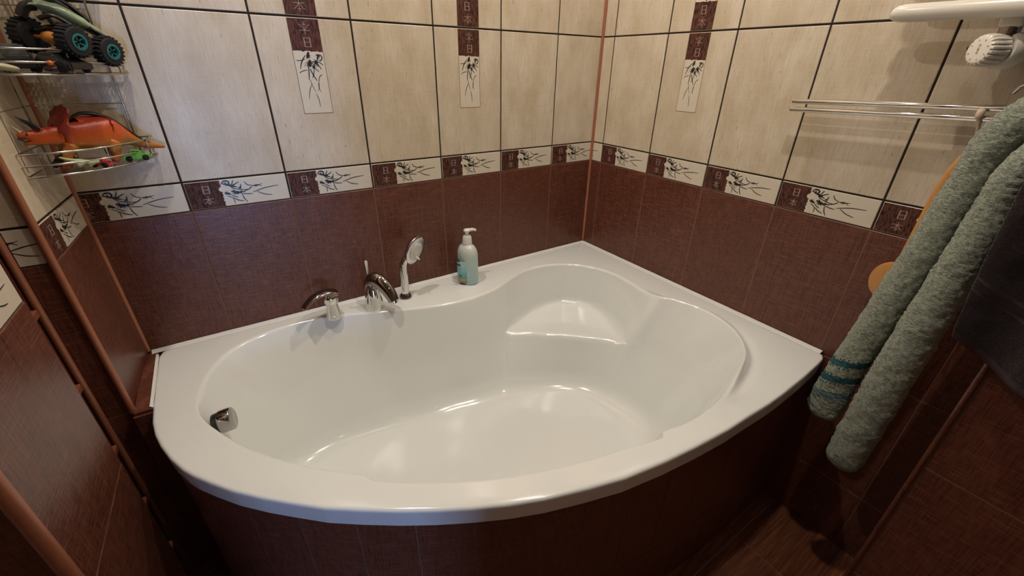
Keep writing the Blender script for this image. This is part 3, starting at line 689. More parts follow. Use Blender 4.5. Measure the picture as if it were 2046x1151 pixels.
# ------------------------------------------------------------------ corner wire shelf
shf = empty('corner_shelf', (-1.69, 0, .545)); tag(shf, 'chrome wire corner shelf unit holding toys on its tiers', 'shelf')
SX, SY = -1.692, -.006
def q_arc(z, r, n=20, cx=SX, cy=SY):
    return [(cx + r * math.cos(R(a)) - .010 * math.sin(R(-a)), cy + r * math.sin(R(a)), z) for a in [-90 * k / n for k in range(n + 1)]]
def wire(name, paths, r=.0019, parent=None, mat=None):
    bm = bmesh.new()
    for P in paths: tube(bm, P, r, 8)
    o = mesh_obj(name, bm, mat or MWIRE, parent, True, 60); o.location = -V(shf.location); o.parent = shf; return o
RS = .190
for zb in (.543, .7245, .906):
    tiers = [zb, zb + .021, zb + .043]
    for z in tiers: wire('tier_rail', [q_arc(z, RS)])
    back = [(SX + .003 - .010, SY - RS, zb), (SX + .004, SY - .002, zb), (SX + RS, SY - .002, zb)]
    wire('tier_back_wire', [[tuple(V(p) + V((0, 0, dz))) for p in back] for dz in (0, .043)])
    for a in (-14, -48, -80):
        c0 = (SX + RS * math.cos(R(a)) + .010 * math.sin(R(a)), SY + RS * math.sin(R(a)))
        wire('tier_upright', [[(c0[0], c0[1], zb), (c0[0], c0[1], zb + .043)]], .0015)
    # expanded metal floor: real thin strips
    bm = bmesh.new(); st = .0052
    nmax = int(RS * 2 / st)
    for dsg in (1, -1):
        for k in range(-nmax, nmax):
            # lines y = dsg*x + c clipped to the quarter disc
            c = k * st * 1.4142; seg = []
            for i in range(41):
                x = RS * i / 40; y = -(dsg * x + c)
                if y <= 0 and x * x + y * y <= (RS - .001) ** 2: seg.append((SX + x + y * .055, SY + y, zb))
            if len(seg) >= 2:
                a, b = V(seg[0]), V(seg[-1]); t = (b - a).normalized(); s_ = V((-t.y, t.x, 0)) * .00095
                q = [bm.verts.new(p) for p in (a - s_, b - s_, b + s_, a + s_)]; bm.faces.new(q)
    o = mesh_obj('mesh_floor', bm, MWIRE, shf); o.location = -V(shf.location); tag(o, kind='stuff')
wire('hanging_frame', [[(SX + .160, SY - .003, .53), (SX + .160, SY - .003, 1.05)], [(SX - .006, SY - .17, .55), (SX - .006, SY - .17, 1.05)]], .0021)
wire('hanging_frame', [[(SX + .043, SY - .003, .545), (SX + .043, SY - .003, 1.05)], [(SX + .004, SY - .045, .545), (SX + .004, SY - .045, 1.05)]], .0014)
for z in (.661, .846):
    wire('cross_wire', [[(SX - .006, SY - .17, z), (SX + .004, SY - .003, z), (SX + .160, SY - .003, z)]], .0014)

# ------------------------------------------------------------------ toys
def dino_mat():
    t = NT('orange_toy_paint'); o = t.obj(); sz = t.n('ShaderNodeSeparateXYZ'); t.l(o, sz.inputs[0])
    nz = t.math('ADD', sz.outputs['Z'], t.math('MULTIPLY', t.noise(o, 45, 3), .016))
    c = t.ramp(t.math('DIVIDE', t.math('SUBTRACT', nz, .0), .13), [(.10, (.36, .07, .015)), (.36, (.38, .17, .025)), (.48, (.50, .10, .014)), (.70, (.42, .045, .012)), (.84, (.26, .025, .010)), (.92, (.02, .008, .006))])
    t.bump(t.noise(o, 350, 2), .5, .001)
    return t.out(c, .32, 0, .5)
MD = dino_mat(); MDR = plain('dark_red_toy_paint', (.20, .018, .012), .35, var=.4, vs=60); MBONE = plain('cream_toy_paint', (.55, .42, .22), .4)
ZL = .5465
dn = empty('toy_dinosaur', (-1.60, -.10, ZL)); tag(dn, 'orange horned toy dinosaur with dark back on the lower wire tier', 'toy')
D_ = lambda x, y, z: (x + 1.60, y + .10, z - ZL)
vs = [(D_(-1.592, -.098, .612), (.027, .036)), (D_(-1.562, -.078, .608), (.024, .030)), (D_(-1.540, -.062, .592), (.015, .018)), (D_(-1.516, -.048, .574), (.009, .010)), (D_(-1.494, -.034, .566), (.006, .006)), (D_(-1.480, -.026, .562), (.003, .003)),
      (D_(-1.617, -.118, .614), (.023, .028)), (D_(-1.638, -.136, .613), (.018, .020)), (D_(-1.660, -.152, .615), (.016, .017)), (D_(-1.680, -.163, .616), (.012, .011)), (D_(-1.691, -.170, .617), (.006, .006)),
      # hind legs
      (D_(-1.560, -.098, .592), (.017, .021)), (D_(-1.566, -.108, .572), (.011, .013)), (D_(-1.566, -.110, .553), (.009, .008)), (D_(-1.574, -.116, .5515), (.008, .005)),
      (D_(-1.578, -.060, .592), (.015, .019)), (D_(-1.582, -.052, .570), (.010, .012)), (D_(-1.585, -.052, .552), (.009, .006)),
      # fore legs
      (D_(-1.622, -.140, .594), (.013, .017)), (D_(-1.636, -.150, .574), (.009, .010)), (D_(-1.640, -.152, .553), (.008, .006)), (D_(-1.649, -.157, .5515), (.007, .005)),
      (D_(-1.640, -.100, .592), (.012, .015)), (D_(-1.652, -.096, .572), (.008, .009)), (D_(-1.656, -.096, .552), (.008, .005)),
      (D_(-1.676, -.160, .604), (.009, .005)), (D_(-1.686, -.166, .602), (.005, .003))]
ed = [(0, 1), (1, 2), (2, 3), (3, 4), (4, 5), (0, 6), (6, 7), (7, 8), (8, 9), (9, 10), (1, 11), (11, 12), (12, 13), (13, 14), (1, 15), (15, 16), (16, 17), (6, 18), (18, 19), (19, 20), (20, 21), (6, 22), (22, 23), (23, 24), (8, 25), (25, 26)]
skin('dinosaur_body', vs, ed, MD, dn)
bm = bmesh.new()   # neck frill, a scalloped shield
fc = V(D_(-1.636, -.136, .632)); fn = V((-.72, -.52, .45)).normalized(); fu = V((.35, .25, .9)); fu = (fu - fn * fu.dot(fn)).normalized(); fs = fn.cross(fu)
for lay in (0,):
    cF = bm.verts.new(fc + fn * .006); cB = bm.verts.new(fc - fn * .004); FF, BB = [], []
    n = 36
    for k in range(n):
        a = R(-35 + 250 * k / (n - 1)); rr = .033 * (1 + .10 * abs(math.sin(k * math.pi / 4))) * (1.15 if math.sin(a) > .5 else .95)
        p = fc + fs * rr * math.cos(a) + fu * rr * 1.05 * math.sin(a) - fn * .004; FF.append(bm.verts.new(p + fn * .0015)); BB.append(bm.verts.new(p - fn * .0015))
    for k in range(n - 1):
        bm.faces.new((cF, FF[k], FF[k + 1])); bm.faces.new((cB, BB[k + 1], BB[k])); bm.faces.new((FF[k], BB[k], BB[k + 1], FF[k + 1]))
    bm.faces.new((cF, cB, BB[0], FF[0])); bm.faces.new((cF, FF[-1], BB[-1], cB))
mesh_obj('neck_frill', bm, MDR, dn, True, 50)
for (a, b, c, r, mt) in [((-1.664, -.150, .629), (-1.673, -.153, .641), (-1.684, -.157, .653), .005, MBLK), ((-1.656, -.160, .628), (-1.664, -.164, .640), (-1.675, -.168, .650), .005, MBLK), ((-1.683, -.166, .624), (-1.688, -.168, .632), (-1.692, -.168, .640), .0035, MBONE)]:
    bm = bmesh.new(); tube(bm, spline([D_(*a), D_(*b), D_(*c)], 4), [r * (1 - i / 8.3) for i in range(9)], 10); mesh_obj('horn', bm, mt, dn, True, 60)
bm = bmesh.new(); tube(bm, [D_(-1.690, -.1715, .6135), D_(-1.681, -.176, .610), D_(-1.672, -.1735, .6095)], [(.0015, .001), (.004, .0025), (.001, .001)], 10); mesh_obj('mouth', bm, MBLK, dn, True)
bm = bmesh.new(); lathe(bm, [(.0005, 0), (.0022, .0008), (.0026, .002), (.0016, .0035), (.0004, .004)], 12, D_(-1.673, -.1725, .621), (-.4, -.9, .1)); mesh_obj('eye', bm, MBLK, dn, True)
bm = bmesh.new()   # dark ridge along the back
pts = spline([D_(-1.618, -.116, .639), D_(-1.600, -.102, .6495), D_(-1.582, -.092, .6480), D_(-1.561, -.077, .6365), D_(-1.541, -.063, .6115), D_(-1.518, -.048, .584), D_(-1.500, -.037, .572)], 5)
n_ = len(pts); tube(bm, pts, [(.002 + .013 * math.sin(math.pi * (i + 1) / (n_ + 1)), .001 + .0036 * math.sin(math.pi * (i + 1) / (n_ + 1))) for i in range(n_)], 12); mesh_obj('back_ridge', bm, plain('near_black_toy_paint', (.02, .008, .006), .4), dn, True)

def toy_car(name, label, x, y, z, rot, L, Wd, H, col, wheel_r=.007, scale=1):
    e = empty(name, (x, y, z)); e.rotation_euler = (0, 0, R(rot)); tag(e, label, 'toy car')
    m = plain(label[:20].replace(' ', '_'), col, .25, 0, .5, .4)
    bm = bmesh.new(); b0 = wheel_r * .6
    P = [(-L / 2, b0), (-L / 2, b0 + H * .42), (-L * .28, b0 + H * .5), (-L * .16, b0 + H), (L * .14, b0 + H), (L * .27, b0 + H * .52), (L / 2, b0 + H * .38), (L / 2, b0)]
    lv_ = [[bm.verts.new((px, s * Wd / 2 * (.82 if pz > b0 + H * .6 else 1), pz)) for px, pz in P] for s in (-1, 1)]
    bm.faces.new(lv_[0]); bm.faces.new(list(reversed(lv_[1])))
    for i in range(len(P)): bm.faces.new((lv_[0][i], lv_[1][i], lv_[1][(i + 1) % len(P)], lv_[0][(i + 1) % len(P)]))
    bmesh.ops.bevel(bm, geom=bm.edges[:], offset=min(L, H) * .05, segments=2, affect='EDGES'); bmesh.ops.recalc_face_normals(bm, faces=bm.faces)
    mesh_obj('body', bm, m, e, True, 35)
    bm = bmesh.new(); box(bm, -L * .13, L * .12, -Wd / 2 * .90, Wd / 2 * .90, b0 + H * .56, b0 + H * .90, .0006); mesh_obj('windows', bm, MBLK, e)
    for sx in (-.3, .3):
        for sy in (-1, 1):
            bm = bmesh.new(); lathe(bm, [(wheel_r * .7, -.003), (wheel_r, -.0018), (wheel_r, .0018), (wheel_r * .7, .003)], 18, (sx * L, sy * Wd / 2, wheel_r), (0, 1, 0)); mesh_obj('wheel', bm, MRUB, e, True, 40)
    return e
toy_car('toy_car', 'small red toy car on the lower wire tier under the orange dinosaur', -1.588, -.139, ZL - .0015, -30, .036, .020, .013, (.5, .02, .02), .0055)
toy_car('toy_car', 'bright green toy car on the lower wire tier behind the dinosaur', -1.534, -.088, ZL - .0015, 8, .050, .026, .020, (.12, .42, .03), .0065)
toy_car('toy_car', 'black toy car in the dark of the lower tier below the dinosaur head', -1.652, -.100, ZL - .0015, 70, .05, .026, .020, (.012, .012, .013), .0065)
# pale lizard toy
lz = empty('toy_lizard', (-1.62, -.148, ZL)); tag(lz, 'pale green rubber toy lizard beside the orange dinosaur front foot', 'toy')
E_ = lambda x, y, z: (x + 1.62, y + .148, z - ZL)
skin('lizard_body', [(E_(-1.648, -.160, .573), .002), (E_(-1.634, -.160, .566), .004), (E_(-1.620, -.158, .561), .007), (E_(-1.606, -.152, .558), .006), (E_(-1.594, -.146, .557), .0045), (E_(-1.585, -.142, .556), .003), (E_(-1.622, -.168, .5505), .0022), (E_(-1.606, -.163, .5505), .0022)],
     [(0, 1), (1, 2), (2, 3), (3, 4), (4, 5), (2, 6), (3, 7)], plain('pale_green_rubber', (.38, .42, .22), .45, var=.3, vs=80), lz, 2)

# monster truck on the upper tier
ZU = .728
tk = empty('toy_monster_truck', (-1.57, -.08, ZU)); tag(tk, 'pale green toy monster truck with teal wheel rims on the upper wire tier', 'toy truck')
K = V((-1.57, -.08, ZU))
MTEAL = plain('teal_plastic', (.02, .15, .145), .3); MTB = plain('pale_green_toy_body', (.22, .28, .18), .3, 0, .5, .3, var=.5, vs=70); MAMB = plain('amber_plastic', (.45, .17, .03), .3)
axl = V((.075, -.062, -.012)).normalized(); fwd = V((.055, .055, -.012)).normalized()
WC = [V((-1.626, -.085, .792)), V((-1.556, -.140, .783)), V((-1.517, -.078, .768)), V((-1.582, -.020, .79))]
for i, c in enumerate(WC):
    sd = 1 if i in (1, 2) else -1; r = .0265 if i != 0 else .029
    bm = bmesh.new(); lathe(bm, [(r * .55, -.013), (r * .9, -.013), (r, -.009), (r, .009), (r * .9, .013), (r * .55, .013), (r * .52, .006), (.002, .006)], 28, c - K, axl * sd)
    a_, b_ = frame_axes(axl * sd)
    for k in range(22):
        an = 2 * math.pi * k / 22; d_ = a_ * math.cos(an) + b_ * math.sin(an); p = c - K + d_ * r
        tube(bm, [p - axl * .011, p + axl * .011 + (a_ * math.cos(an + .25) + b_ * math.sin(an + .25)) * .001], .0022, 4)
    bmesh.ops.recalc_face_normals(bm, faces=bm.faces)
    wo = mesh_obj('wheel', bm, MRUB, tk, True, 35)
    bm = bmesh.new(); lathe(bm, [(r * .50, .0125), (r * .56, .0142), (r * .42, .0145), (r * .40, .009)], 28, c - K, axl * sd, caps=False)
    for k in range(5):
        an = 2 * math.pi * k / 5; d_ = a_ * math.cos(an) + b_ * math.sin(an); tube(bm, [c - K + axl * sd * .010 + d_ * .003, c - K + axl * sd * .012 + d_ * r * .42], .0014, 5)
    mesh_obj('rim', bm, MTEAL, wo, True, 40)
for (a, b) in ((0, 1), (3, 2)):
    bm = bmesh.new(); tube(bm, [WC[a] - K, WC[b] - K], .0035, 10); lathe(bm, [(.002, -.014), (.010, -.010), (.012, 0), (.010, .010), (.002, .014)], 16, (WC[a] + WC[b]) / 2 - K, axl); mesh_obj('axle', bm, MAMB, tk, True, 40)
bm = bmesh.new()
mid = [(-1.607, -.090, .842), (-1.592, -.088, .843), (-1.575, -.080, .838), (-1.556, -.072, .826), (-1.538, -.062, .812), (-1.522, -.054, .800)]
rw = [(.018, .006), (.022, .010), (.021, .013), (.020, .012), (.018, .009), (.013, .005)]
tube(bm, spline([tuple(V(p) - K) for p in mid], 3), [rw[min(5, i // 3)] for i in range(16)], 14); mesh_obj('truck_body', bm, MTB, tk, True, 45)
bm = bmesh.new(); tube(bm, [V((-1.592, -.082, .852)) - K, V((-1.575, -.076, .855)) - K, V((-1.556, -.068, .842)) - K], [(.012, .005), (.015, .008), (.010, .003)], 12); mesh_obj('cab', bm, MBLK, tk, True, 45)
for P, rr in [([(-1.622, -.100, .822), (-1.612, -.098, .838), (-1.598, -.094, .842)], (.012, .009)), ([(-1.534, -.078, .808), (-1.520, -.070, .797), (-1.507, -.062, .787)], (.011, .005)), ([(-1.596, -.110, .820), (-1.575, -.112, .826), (-1.556, -.104, .812)], (.010, .004)),
              ([(-1.575, -.03, .860), (-1.556, -.024, .848), (-1.535, -.020, .822)], (.010, .005)), ([(-1.598, -.05, .845), (-1.585, -.045, .80), (-1.560, -.06, .785)], (.006, .004)), ([(-1.61, -.095, .80), (-1.58, -.10, .805), (-1.54, -.085, .79)], (.008, .006))]:
    bm = bmesh.new(); tube(bm, spline([tuple(V(p) - K) for p in P], 4), [rr] * 9, 10); mesh_obj('fender', bm, MBLK, tk, True, 45)
# things under the truck
e = toy_car('toy_car', 'low black toy car lying under the monster truck on the upper tier', -1.590, -.135, ZU - .001, -42, .10, .042, .030, (.010, .010, .011), .011)
e = toy_car('toy_car', 'black toy pickup at the left end of the upper wire tier', -1.655, -.105, ZU - .001, -70, .085, .04, .042, (.012, .011, .011), .012)
fg = empty('toy_figure', (-1.598, -.166, ZU)); tag(fg, 'small dark toy figure with an orange head behind the upper tier rail', 'toy')
skin('figure_body', [((-.014, 0, .006), .004), ((0, .004, .007), .006), ((.014, .006, .006), .004), ((.028, .014, .004), .003), ((.0, -.006, .003), .002)], [(0, 1), (1, 2), (2, 3), (1, 4)], plain('dark_brown_rubber', (.05, .02, .014), .5), fg)
bm = bmesh.new(); lathe(bm, [(.001, -.005), (.0045, -.003), (.0052, 0), (.0045, .003), (.001, .005)], 14, (.0, .0, .016)); mesh_obj('head', bm, plain('orange_plastic', (.55, .12, .02), .35), fg, True)
pl = empty('toy_boat', (-1.672, -.150, ZU)); tag(pl, 'cream plastic toy hull at the far left of the upper wire tier', 'toy')
bm = bmesh.new(); tube(bm, spline([(-.035, -.02, .012), (-.015, -.008, .012), (.004, -.002, .009), (.022, .008, .005)], 4), [(.003 + .009 * math.sin(math.pi * (i + 1) / 15), .003 + .004 * math.sin(math.pi * (i + 1) / 15)) for i in range(13)], 14); mesh_obj('hull', bm, plain('cream_plastic', (.42, .38, .25), .4), pl, True)

# ------------------------------------------------------------------ towel radiator and thermostat
rd = empty('towel_radiator', (-.075, -1.2, .86)); tag(rd, 'cream white ladder towel radiator on the right wall, its bottom tube in view', 'radiator')
def rb(name, f, mt=MENAM, sm=45, parent=rd):
    bm = bmesh.new(); f(bm); o = mesh_obj(name, bm, mt, parent, True, sm)
    o.location = -V(rd.location) if parent is rd else (0, 0, 0); return o
for k in range(9):
    z = .866 + k * .062 + (.10 if k > 4 else 0)
    def f(bm, z=z):
        ys = [-.966, -.967, -.970, -.976, -.985, -1.0] + [-1.05 - .05 * i for i in range(7)] + [-1.36, -1.37, -1.375]
        n = len(ys); rr = [.003, .008, .0115, .0140, .0155, .016] + [.016] * 7 + [.014, .009, .003]
        tube(bm, [(-.086 - .004 * math.sin(math.pi * i / n), y, z - .004 * i / n) for i, y in enumerate(ys)], [(r, r * 1.05) for r in rr], 20)
    rb('tube', f)
for y in (-1.155, -1.33):
    rb('collector', lambda bm, y=y: box(bm, -.082, -.046, y - .019, y + .017, .832, 1.62, .006))
rb('valve_body', lambda bm: (lathe(bm, [(.013, 0), (.013, .03), (.016, .031), (.016, .045)], 20, (-.064, -1.156, .79), (0, 0, 1)), lathe(bm, [(.016, 0), (.016, .06)], 20, (-.01, -1.156, .795), (-1, 0, 0))), MDARKCH)
hd = rb('thermostat_ring', lambda bm: lathe(bm, [(.012, -.034), (.026, -.032), (.032, -.018), (.0325, -.004), (.030, .002), (.01, .002)], 40, (-.066, -1.157, .7935), (-.82, .57, .02)), MENAM)
def cap(bm):
    ax = V((-.82, .57, .02)).normalized(); a_, b_ = frame_axes(ax); o = V((-.066, -1.157, .7935)) + ax * .004; n = 96; rings = []
    for r, h in ((.024, 0), (.0275, .004), (.0285, .016), (.0282, .030), (.026, .036), (.0225, .0385), (.019, .039), (.0005, .039)):
        rg = []
        for k in range(n):
            t = 2 * math.pi * k / n; gr = 1 - (.13 if .014 < h < .038 else .0) * max(0, math.cos(20 * t)) ** 1.5
            rg.append(bm.verts.new(o + ax * h + (a_ * math.cos(t) + b_ * math.sin(t)) * r * gr))
        rings.append(rg)
    for A, B in zip(rings, rings[1:]):
        for k in range(n): bm.faces.new((A[k], A[(k + 1) % n], B[(k + 1) % n], B[k]))
    bm.faces.new(rings[0]); bm.faces.new(rings[-1]); bmesh.ops.recalc_face_normals(bm, faces=bm.faces)
tcap = rb('thermostat_cap', cap, MENAM, 30)
# scale marks and raised lettering on the cap face
def face_pt(u, v, h=.0393):
    ax = V((-.82, .57, .02)).normalized(); up = V((0, 0, 1)); up = (up - ax * up.dot(ax)).normalized(); sd = up.cross(ax)
    return V((-.066, -1.157, .7935)) + ax * (.004 + h) + sd * u + up * v
MMARK = plain('grey_beige_print', (.30, .25, .17), .5)
def marks(bm):
    for k in range(8):
        a = R(20 + 45 * k); c = face_pt(.0175 * math.cos(a), .0175 * math.sin(a)); d = (face_pt(.019 * math.cos(a), .019 * math.sin(a)) - c)
        tube(bm, [c - d, c + d], .0006, 6)
    def st(*L): tube(bm, [face_pt(u, v) for u, v in L], .00045, 5, False)
    circ = lambda cx, cy, r, a0, a1: [(cx + r * math.cos(R(a0 + (a1 - a0) * i / 10)), cy + r * math.sin(R(a0 + (a1 - a0) * i / 10))) for i in range(11)]
    # the word on the knob, reading down its axis: C l e o
    for ch, cx in (('C', -.0075), ('l', -.0035), ('e', 0), ('o', .0048)):
        T = lambda L: [( -q * 0.85 + .002 * 0, -p) for p, q in L]
        if ch == 'C': st(*T(circ(cx, 0, .0022, 40, 320)))
        if ch == 'l': st(*T([(cx, -.002), (cx, .003)]))
        if ch == 'e': st(*T(circ(cx, 0, .0017, 0, 310))); st(*T([(cx - .0017, 0), (cx + .0017, 0)]))
        if ch == 'o': st(*T(circ(cx, 0, .0017, 0, 360)))
rb('scale_marks', marks, MMARK)
rb('pointer_mark', lambda bm: tube(bm, [face_pt(-.0285, .004, .022), face_pt(-.0285, .004, .034)], .003, 8), MBLK)

# ------------------------------------------------------------------ chrome swing towel rail
tr = empty('towel_rail', (-.045, -1.22, .69)); tag(tr, 'chrome two-bar towel rail on the right wall under the thermostat', 'towel rail')
for a, b in (((-.052, -.800, .6815), (-.052, -1.255, .6945)), ((-.052, -.7995, .6615), (-.052, -1.255, .6745))):
    bm = bmesh.new(); tube(bm, [a, tuple(V(a) + (V(b) - V(a)) * .004), b], [.005, .0064, .0064], 16); o = mesh_obj('bar', bm, MCHR, tr, True, 40); o.location = -V(tr.location)
bm = bmesh.new(); lathe(bm, [(.011, 0), (.011, .115), (.014, .117), (.014, .124), (.004, .127)], 24, (-.052, -1.262, .64), (0, 0, 1)); tube(bm, [(-.052, -1.262, .65), (-.001, -1.262, .65)], .009, 14); lathe(bm, [(.022, 0), (.02, .006), (.010, .008)], 24, (-.0005, -1.262, .65), (-1, 0, 0))
o = mesh_obj('pivot_post', bm, MCHR, tr, True, 40); o.location = -V(tr.location)
bm = bmesh.new(); tube(bm, spline([(-.050, -1.262, .735), (-.060, -1.235, .742), (-.066, -1.212, .735), (-.060, -1.203, .722)], 4), .0035, 10); o = mesh_obj('hook', bm, MCHR, tr, True, 50); o.location = -V(tr.location)

# ------------------------------------------------------------------ bath brush hanging from the rail
bb = empty('bath_brush', (-.03, -1.17, .68)); tag(bb, 'wooden bath brush with round head hanging by a cord behind the green towel', 'brush')
T_ = lambda P: [tuple(V(p) - V((-.03, -1.17, .68))) for p in P]
t_ = NT('honey_wood'); g_ = t_.noise(t_.map(t_.obj(), (60, 60, 6)), 3, 3); MHON = t_.out(t_.mix(g_, (.50, .22, .06), (.62, .31, .10)), .35)
bm = bmesh.new(); tube(bm, spline(T_([(-.045, -1.176, .690), (-.062, -1.172, .688), (-.062, -1.172, .676), (-.054, -1.175, .664), (-.044, -1.178, .640), (-.036, -1.178, .609)]), 5), [.0045] * 5 + [.0068] * 6 + [.0045] * 5 + [.003] * 10, 10); mesh_obj('cord', bm, plain('cream_cord', (.66, .52, .38), .7), bb, True, 60)
bm = bmesh.new(); tube(bm, spline(T_([(-.034, -1.179, .615), (-.034, -1.168, .57), (-.030, -1.161, .50), (-.028, -1.159, .43), (-.026, -1.157, .36), (-.024, -1.154, .31)]), 5), [(.0045 + .0065 * min(1, i / 8), .005) for i in range(26)], 14); mesh_obj('handle', bm, MHON, bb, True, 60)
bm = bmesh.new(); lathe(bm, [(.034, 0), (.043, .002), (.0445, .008), (.043, .013), (.034, .015), (.001, .015)], 40, T_([(-.018, -1.152, .280)])[0], (-1, 0, 0), sy=1.18); mesh_obj('brush_head', bm, MHON, bb, True, 40)
bm = bmesh.new(); lathe(bm, [(.001, 0), (.038, .0), (.036, .012), (.001, .012)], 30, T_([(-.018, -1.152, .280)])[0], (1, 0, 0), sy=1.18); mesh_obj('bristles', bm, plain('bristle', (.40, .33, .22), .9, var=.5, vs=500), bb, True, 40)
bm = bmesh.new(); lathe(bm, [(.0025, 0), (.0025, .002)], 12, T_([(-.040, -1.178, .603)])[0], (-1, 0, 0)); mesh_obj('cord_hole', bm, MBLK, bb)

# ------------------------------------------------------------------ towels
def terry(name, c1, c2, bs=.9):
    t = NT(name); o = t.obj()
    f = t.noise(t.map(o, (.8, .8, 2.4)), 170, 3, .7); c = t.mix(t.ramp(f, [(.35, (0, 0, 0)), (.65, (1, 1, 1))]), c1, c2)
    h = t.math('ADD', f, t.noise(t.map(o, (1, 1, 2.2)), 420, 2)); t.bump(h, bs, .004)
    t.b.inputs['Sheen Weight'].default_value = .35; t.b.inputs['Sheen Roughness'].default_value = .5
    return t.out(c, .95, 0, .1)
MGT = terry('sage_green_terry', (.14, .165, .12), (.48, .52, .41), 1); MTST = plain('dark_teal_woven_band', (.012, .075, .095), .7, var=.3, vs=300); MTST2 = terry('soft_teal_terry', (.05, .12, .13), (.20, .30, .28))
MPL = terry('plum_brown_terry', (.010, .006, .007), (.034, .019, .020), .7); MPLB = plain('plum_woven_band', (.055, .030, .034), .6, var=.4, vs=300)
gt = empty('bath_towel', (-.13, -1.22, .70)); tag(gt, 'sage green bath towel with dark teal stripes, hanging folded from the rail', 'towel')
def roll(name, path, rad, mats, stripes=None, n=56, m=240, seed=0, tip=True):
    """a hanging folded roll; path & rad are coarse lists; returns object"""
    P = spline(path, 12); Rr = spline([(a, b, 0) for a, b in rad], 12); N = len(P)
    bm = bmesh.new(); rows = []
    for i in range(m + 1):
        t = i / m * (N - 1); j = min(N - 2, int(t)); f = t - j; p = P[j].lerp(P[j + 1], f); r = Rr[j].lerp(Rr[j + 1], f)
        tt = i / m; end = 1
        if tt > .955 and tip: end = math.sqrt(max(0, 1 - ((tt - .955) / .045) ** 2)) * .92 + .08
        tg_ = (P[min(N - 1, j + 2)] - P[max(0, j - 1)]).normalized(); fb = -tg_.cross(V((1, 0, 0))).normalized()
        row = []
        for k in range(n):
            a = 2 * math.pi * k / n
            # slightly squared cross-section with a crease line on the fold side
            ca, sa = math.cos(a), math.sin(a)
            q = p + V((1, 0, 0)) * (ca * r.x * end) + fb * (sa * r.y * end)
            nn = V((1, 0, 0)) * ca + fb * sa
            q += nn * (.0022 * noise.noise(q * 26 + V((seed, 0, 0))) + .0026 * noise.noise(V((q.x * 90, q.y * 90, q.z * 200 + seed))) + .0020 * noise.noise(q * 330))
            row.append(bm.verts.new(q))
        rows.append(row)
    for i in range(m):
        for k in range(n):
            f = bm.faces.new((rows[i][k], rows[i][(k + 1) % n], rows[i + 1][(k + 1) % n], rows[i + 1][k]))
            if stripes:
                z = (rows[i][k].co.z + rows[i + 1][k].co.z) / 2 + .35 * (rows[i][k].co.y - P[-1].y) - .0
                for z0, z1, mi in stripes:
                    if z0 < z < z1: f.material_index = mi
    bm.faces.new(rows[0]); bm.faces.new(list(reversed(rows[-1]))); bmesh.ops.recalc_face_normals(bm, faces=bm.faces)
    o = mesh_obj(name, bm, mats, gt, True); o.location = -V(gt.location); return o
roll('rear_fold', [(-.085, -1.375, .690), (-.095, -1.320, .702), (-.106, -1.262, .694), (-.115, -1.226, .652), (-.118, -1.214, .57), (-.120, -1.205, .44), (-.122, -1.192, .30), (-.124, -1.178, .16), (-.126, -1.166, .04), (-.128, -1.162, -.04), (-.128, -1.160, -.118)],
     [(.030, .036), (.033, .038), (.034, .038), (.033, .034), (.030, .032), (.030, .034), (.030, .036), (.030, .037), (.030, .039), (.029, .042), (.028, .040)], [MGT, MTST, MTST2], [(.068, .087, 1), (.016, .036, 1), (-.042, -.014, 2)])
roll('front_fold', [(-.085, -1.375, .640), (-.110, -1.330, .652), (-.138, -1.296, .638), (-.152, -1.274, .585), (-.152, -1.272, .48), (-.153, -1.267, .36), (-.154, -1.262, .22), (-.155, -1.258, .08), (-.156, -1.255, -.08), (-.156, -1.253, -.215)],
     [(.026, .030), (.030, .032), (.032, .030), (.034, .029), (.034, .033), (.034, .036), (.034, .039), (.034, .041), (.034, .042), (.032, .040)], [MGT], seed=5)
# dotted stitching beside the woven bands
bm = bmesh.new()
o_r = bpy.data.objects['rear_fold']
pts = [v.co for v in o_r.data.vertices]
for z_t in (.064, .091, .012, .040):
    for v in pts:
        z = v.z + .35 * (v.y + 1.160)
        if abs(z - z_t) < .0013: pass
sel = {}
for idx, v in enumerate(pts):
    z = v.z + .35 * (v.y + 1.160)
    for z_t in (.064, .091, .012, .040):
        if abs(z - z_t) < .0014:
            key = (z_t, int(idx % 56) // 2)
            if idx % 2 == 0 and key not in sel: sel[key] = v
for v in sel.values():
    c = v - V((-.125, -1.165, v.z)); c = c.normalized() if c.length else V((1, 0, 0))
    lathe(bm, [(.0005, -.001), (.0024, 0), (.0005, .0018)], 6, v + c * .001, c)
o = mesh_obj('stitch_dots', bm, MTST, gt, True); o.location = -V(gt.location); tag(o, kind='stuff')

# plum towel
pt = empty('hand_towel', (-.30, -1.36, .75)); tag(pt, 'dark plum brown towel with woven bands at the right edge beyond the green towel', 'towel')
bm = bmesh.new(); rows = []; nu, nv = 70, 90
def plum(u, v, side):
    # u 0..1 from left edge to right, v 0..1 top to bottom; hem is a shallow curve
    zt = .80; zb = .318 - .085 * u - .02 * math.sin(u * 3)
    y = -1.300 - .025 * v ** 2 - u * (.155 + .04 * v)
    x = -.292 - .016 * math.sin(u * 9 + v * 2.0) * (.3 + .7 * v) - .010 * math.sin(u * 4 + 1) 
    z = zt + (zb - zt) * v
    th = .006
    p = V((x + (th if side else -th) * math.sqrt(max(.02, 1 - (2 * v - 1) ** 16)), y, z))
    p += V((1, 0, 0)) * (.003 * noise.noise(p * 30) + .0012 * noise.noise(p * 150))
    return p
for side in (0, 1):
    rows.append([[bm.verts.new(plum(i / nu, j / nv, side)) for i in range(nu + 1)] for j in range(nv + 1)])
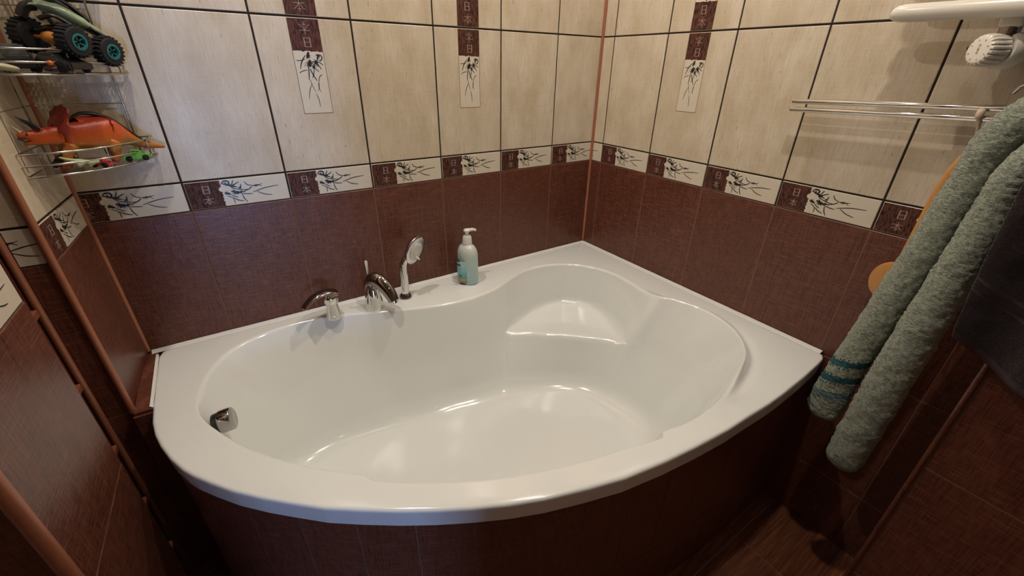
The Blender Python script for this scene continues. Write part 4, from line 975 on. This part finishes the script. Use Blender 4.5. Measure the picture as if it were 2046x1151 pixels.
for side in (0, 1):
    Rw = rows[side]
    for j in range(nv):
        for i in range(nu):
            f = bm.faces.new((Rw[j][i], Rw[j][i + 1], Rw[j + 1][i + 1], Rw[j + 1][i]))
            v = j / nv
            if .735 < v < .755 or .785 < v < .80 or .965 < v: f.material_index = 1
A, B = rows
for j in range(nv):
    for i in (0, nu): bm.faces.new((A[j][i], A[j + 1][i], B[j + 1][i], B[j][i]))
for i in range(nu):
    for j in (0, nv): bm.faces.new((A[j][i], A[j][i + 1], B[j][i + 1], B[j][i]))
bmesh.ops.recalc_face_normals(bm, faces=bm.faces)
o = mesh_obj('towel_cloth', bm, [MPL, MPLB], pt, True); o.location = -V(pt.location)
bm = bmesh.new(); lathe(bm, [(.012, 0), (.012, .004), (.004, .006), (.004, .026), (.008, .030), (.001, .032)], 20, (-.262, -1.40, .80), (-1, 0, 0))
o = mesh_obj('wall_hook', bm, MCHR, pt, True, 40); o.location = -V(pt.location)

# ------------------------------------------------------------------ ceiling downlights (real lamps)
for i, (x, y, wt) in enumerate(LAMPS):
    e = empty('ceiling_light', (x, y, ZC)); tag(e, 'round recessed ceiling downlight with chrome ring above the ' + ('bath corner seat', 'bath mixer handle', 'right front of the bath', 'door')[i], 'ceiling light', 'ceiling downlights')
    bm = bmesh.new(); lathe(bm, [(.034, 0), (.046, 0), (.046, -.004), (.040, -.007), (.034, -.004)], 32, caps=False); mesh_obj('ring', bm, MCHR, e, True, 40)
    ld = bpy.data.lights.new('lamp', 'AREA'); ld.shape = 'DISK'; ld.size = .055; ld.energy = wt; ld.color = (1, .90, .78)
    lo = bpy.data.objects.new('lamp', ld); COL.objects.link(lo); lo.parent = e; lo.location = (0, 0, -.008)
# daylight entering through the window behind the camera
ld = bpy.data.lights.new('window_daylight', 'AREA'); ld.shape = 'RECTANGLE'; ld.size = wx1 - wx0; ld.size_y = wz1 - wz0; ld.energy = WIN_W; ld.color = (.30, .52, 1)
lo = bpy.data.objects.new('window_daylight', ld); COL.objects.link(lo); lo.location = ((wx0 + wx1) / 2, -4.77, (wz0 + wz1) / 2); lo.rotation_euler = (R(90), 0, 0)
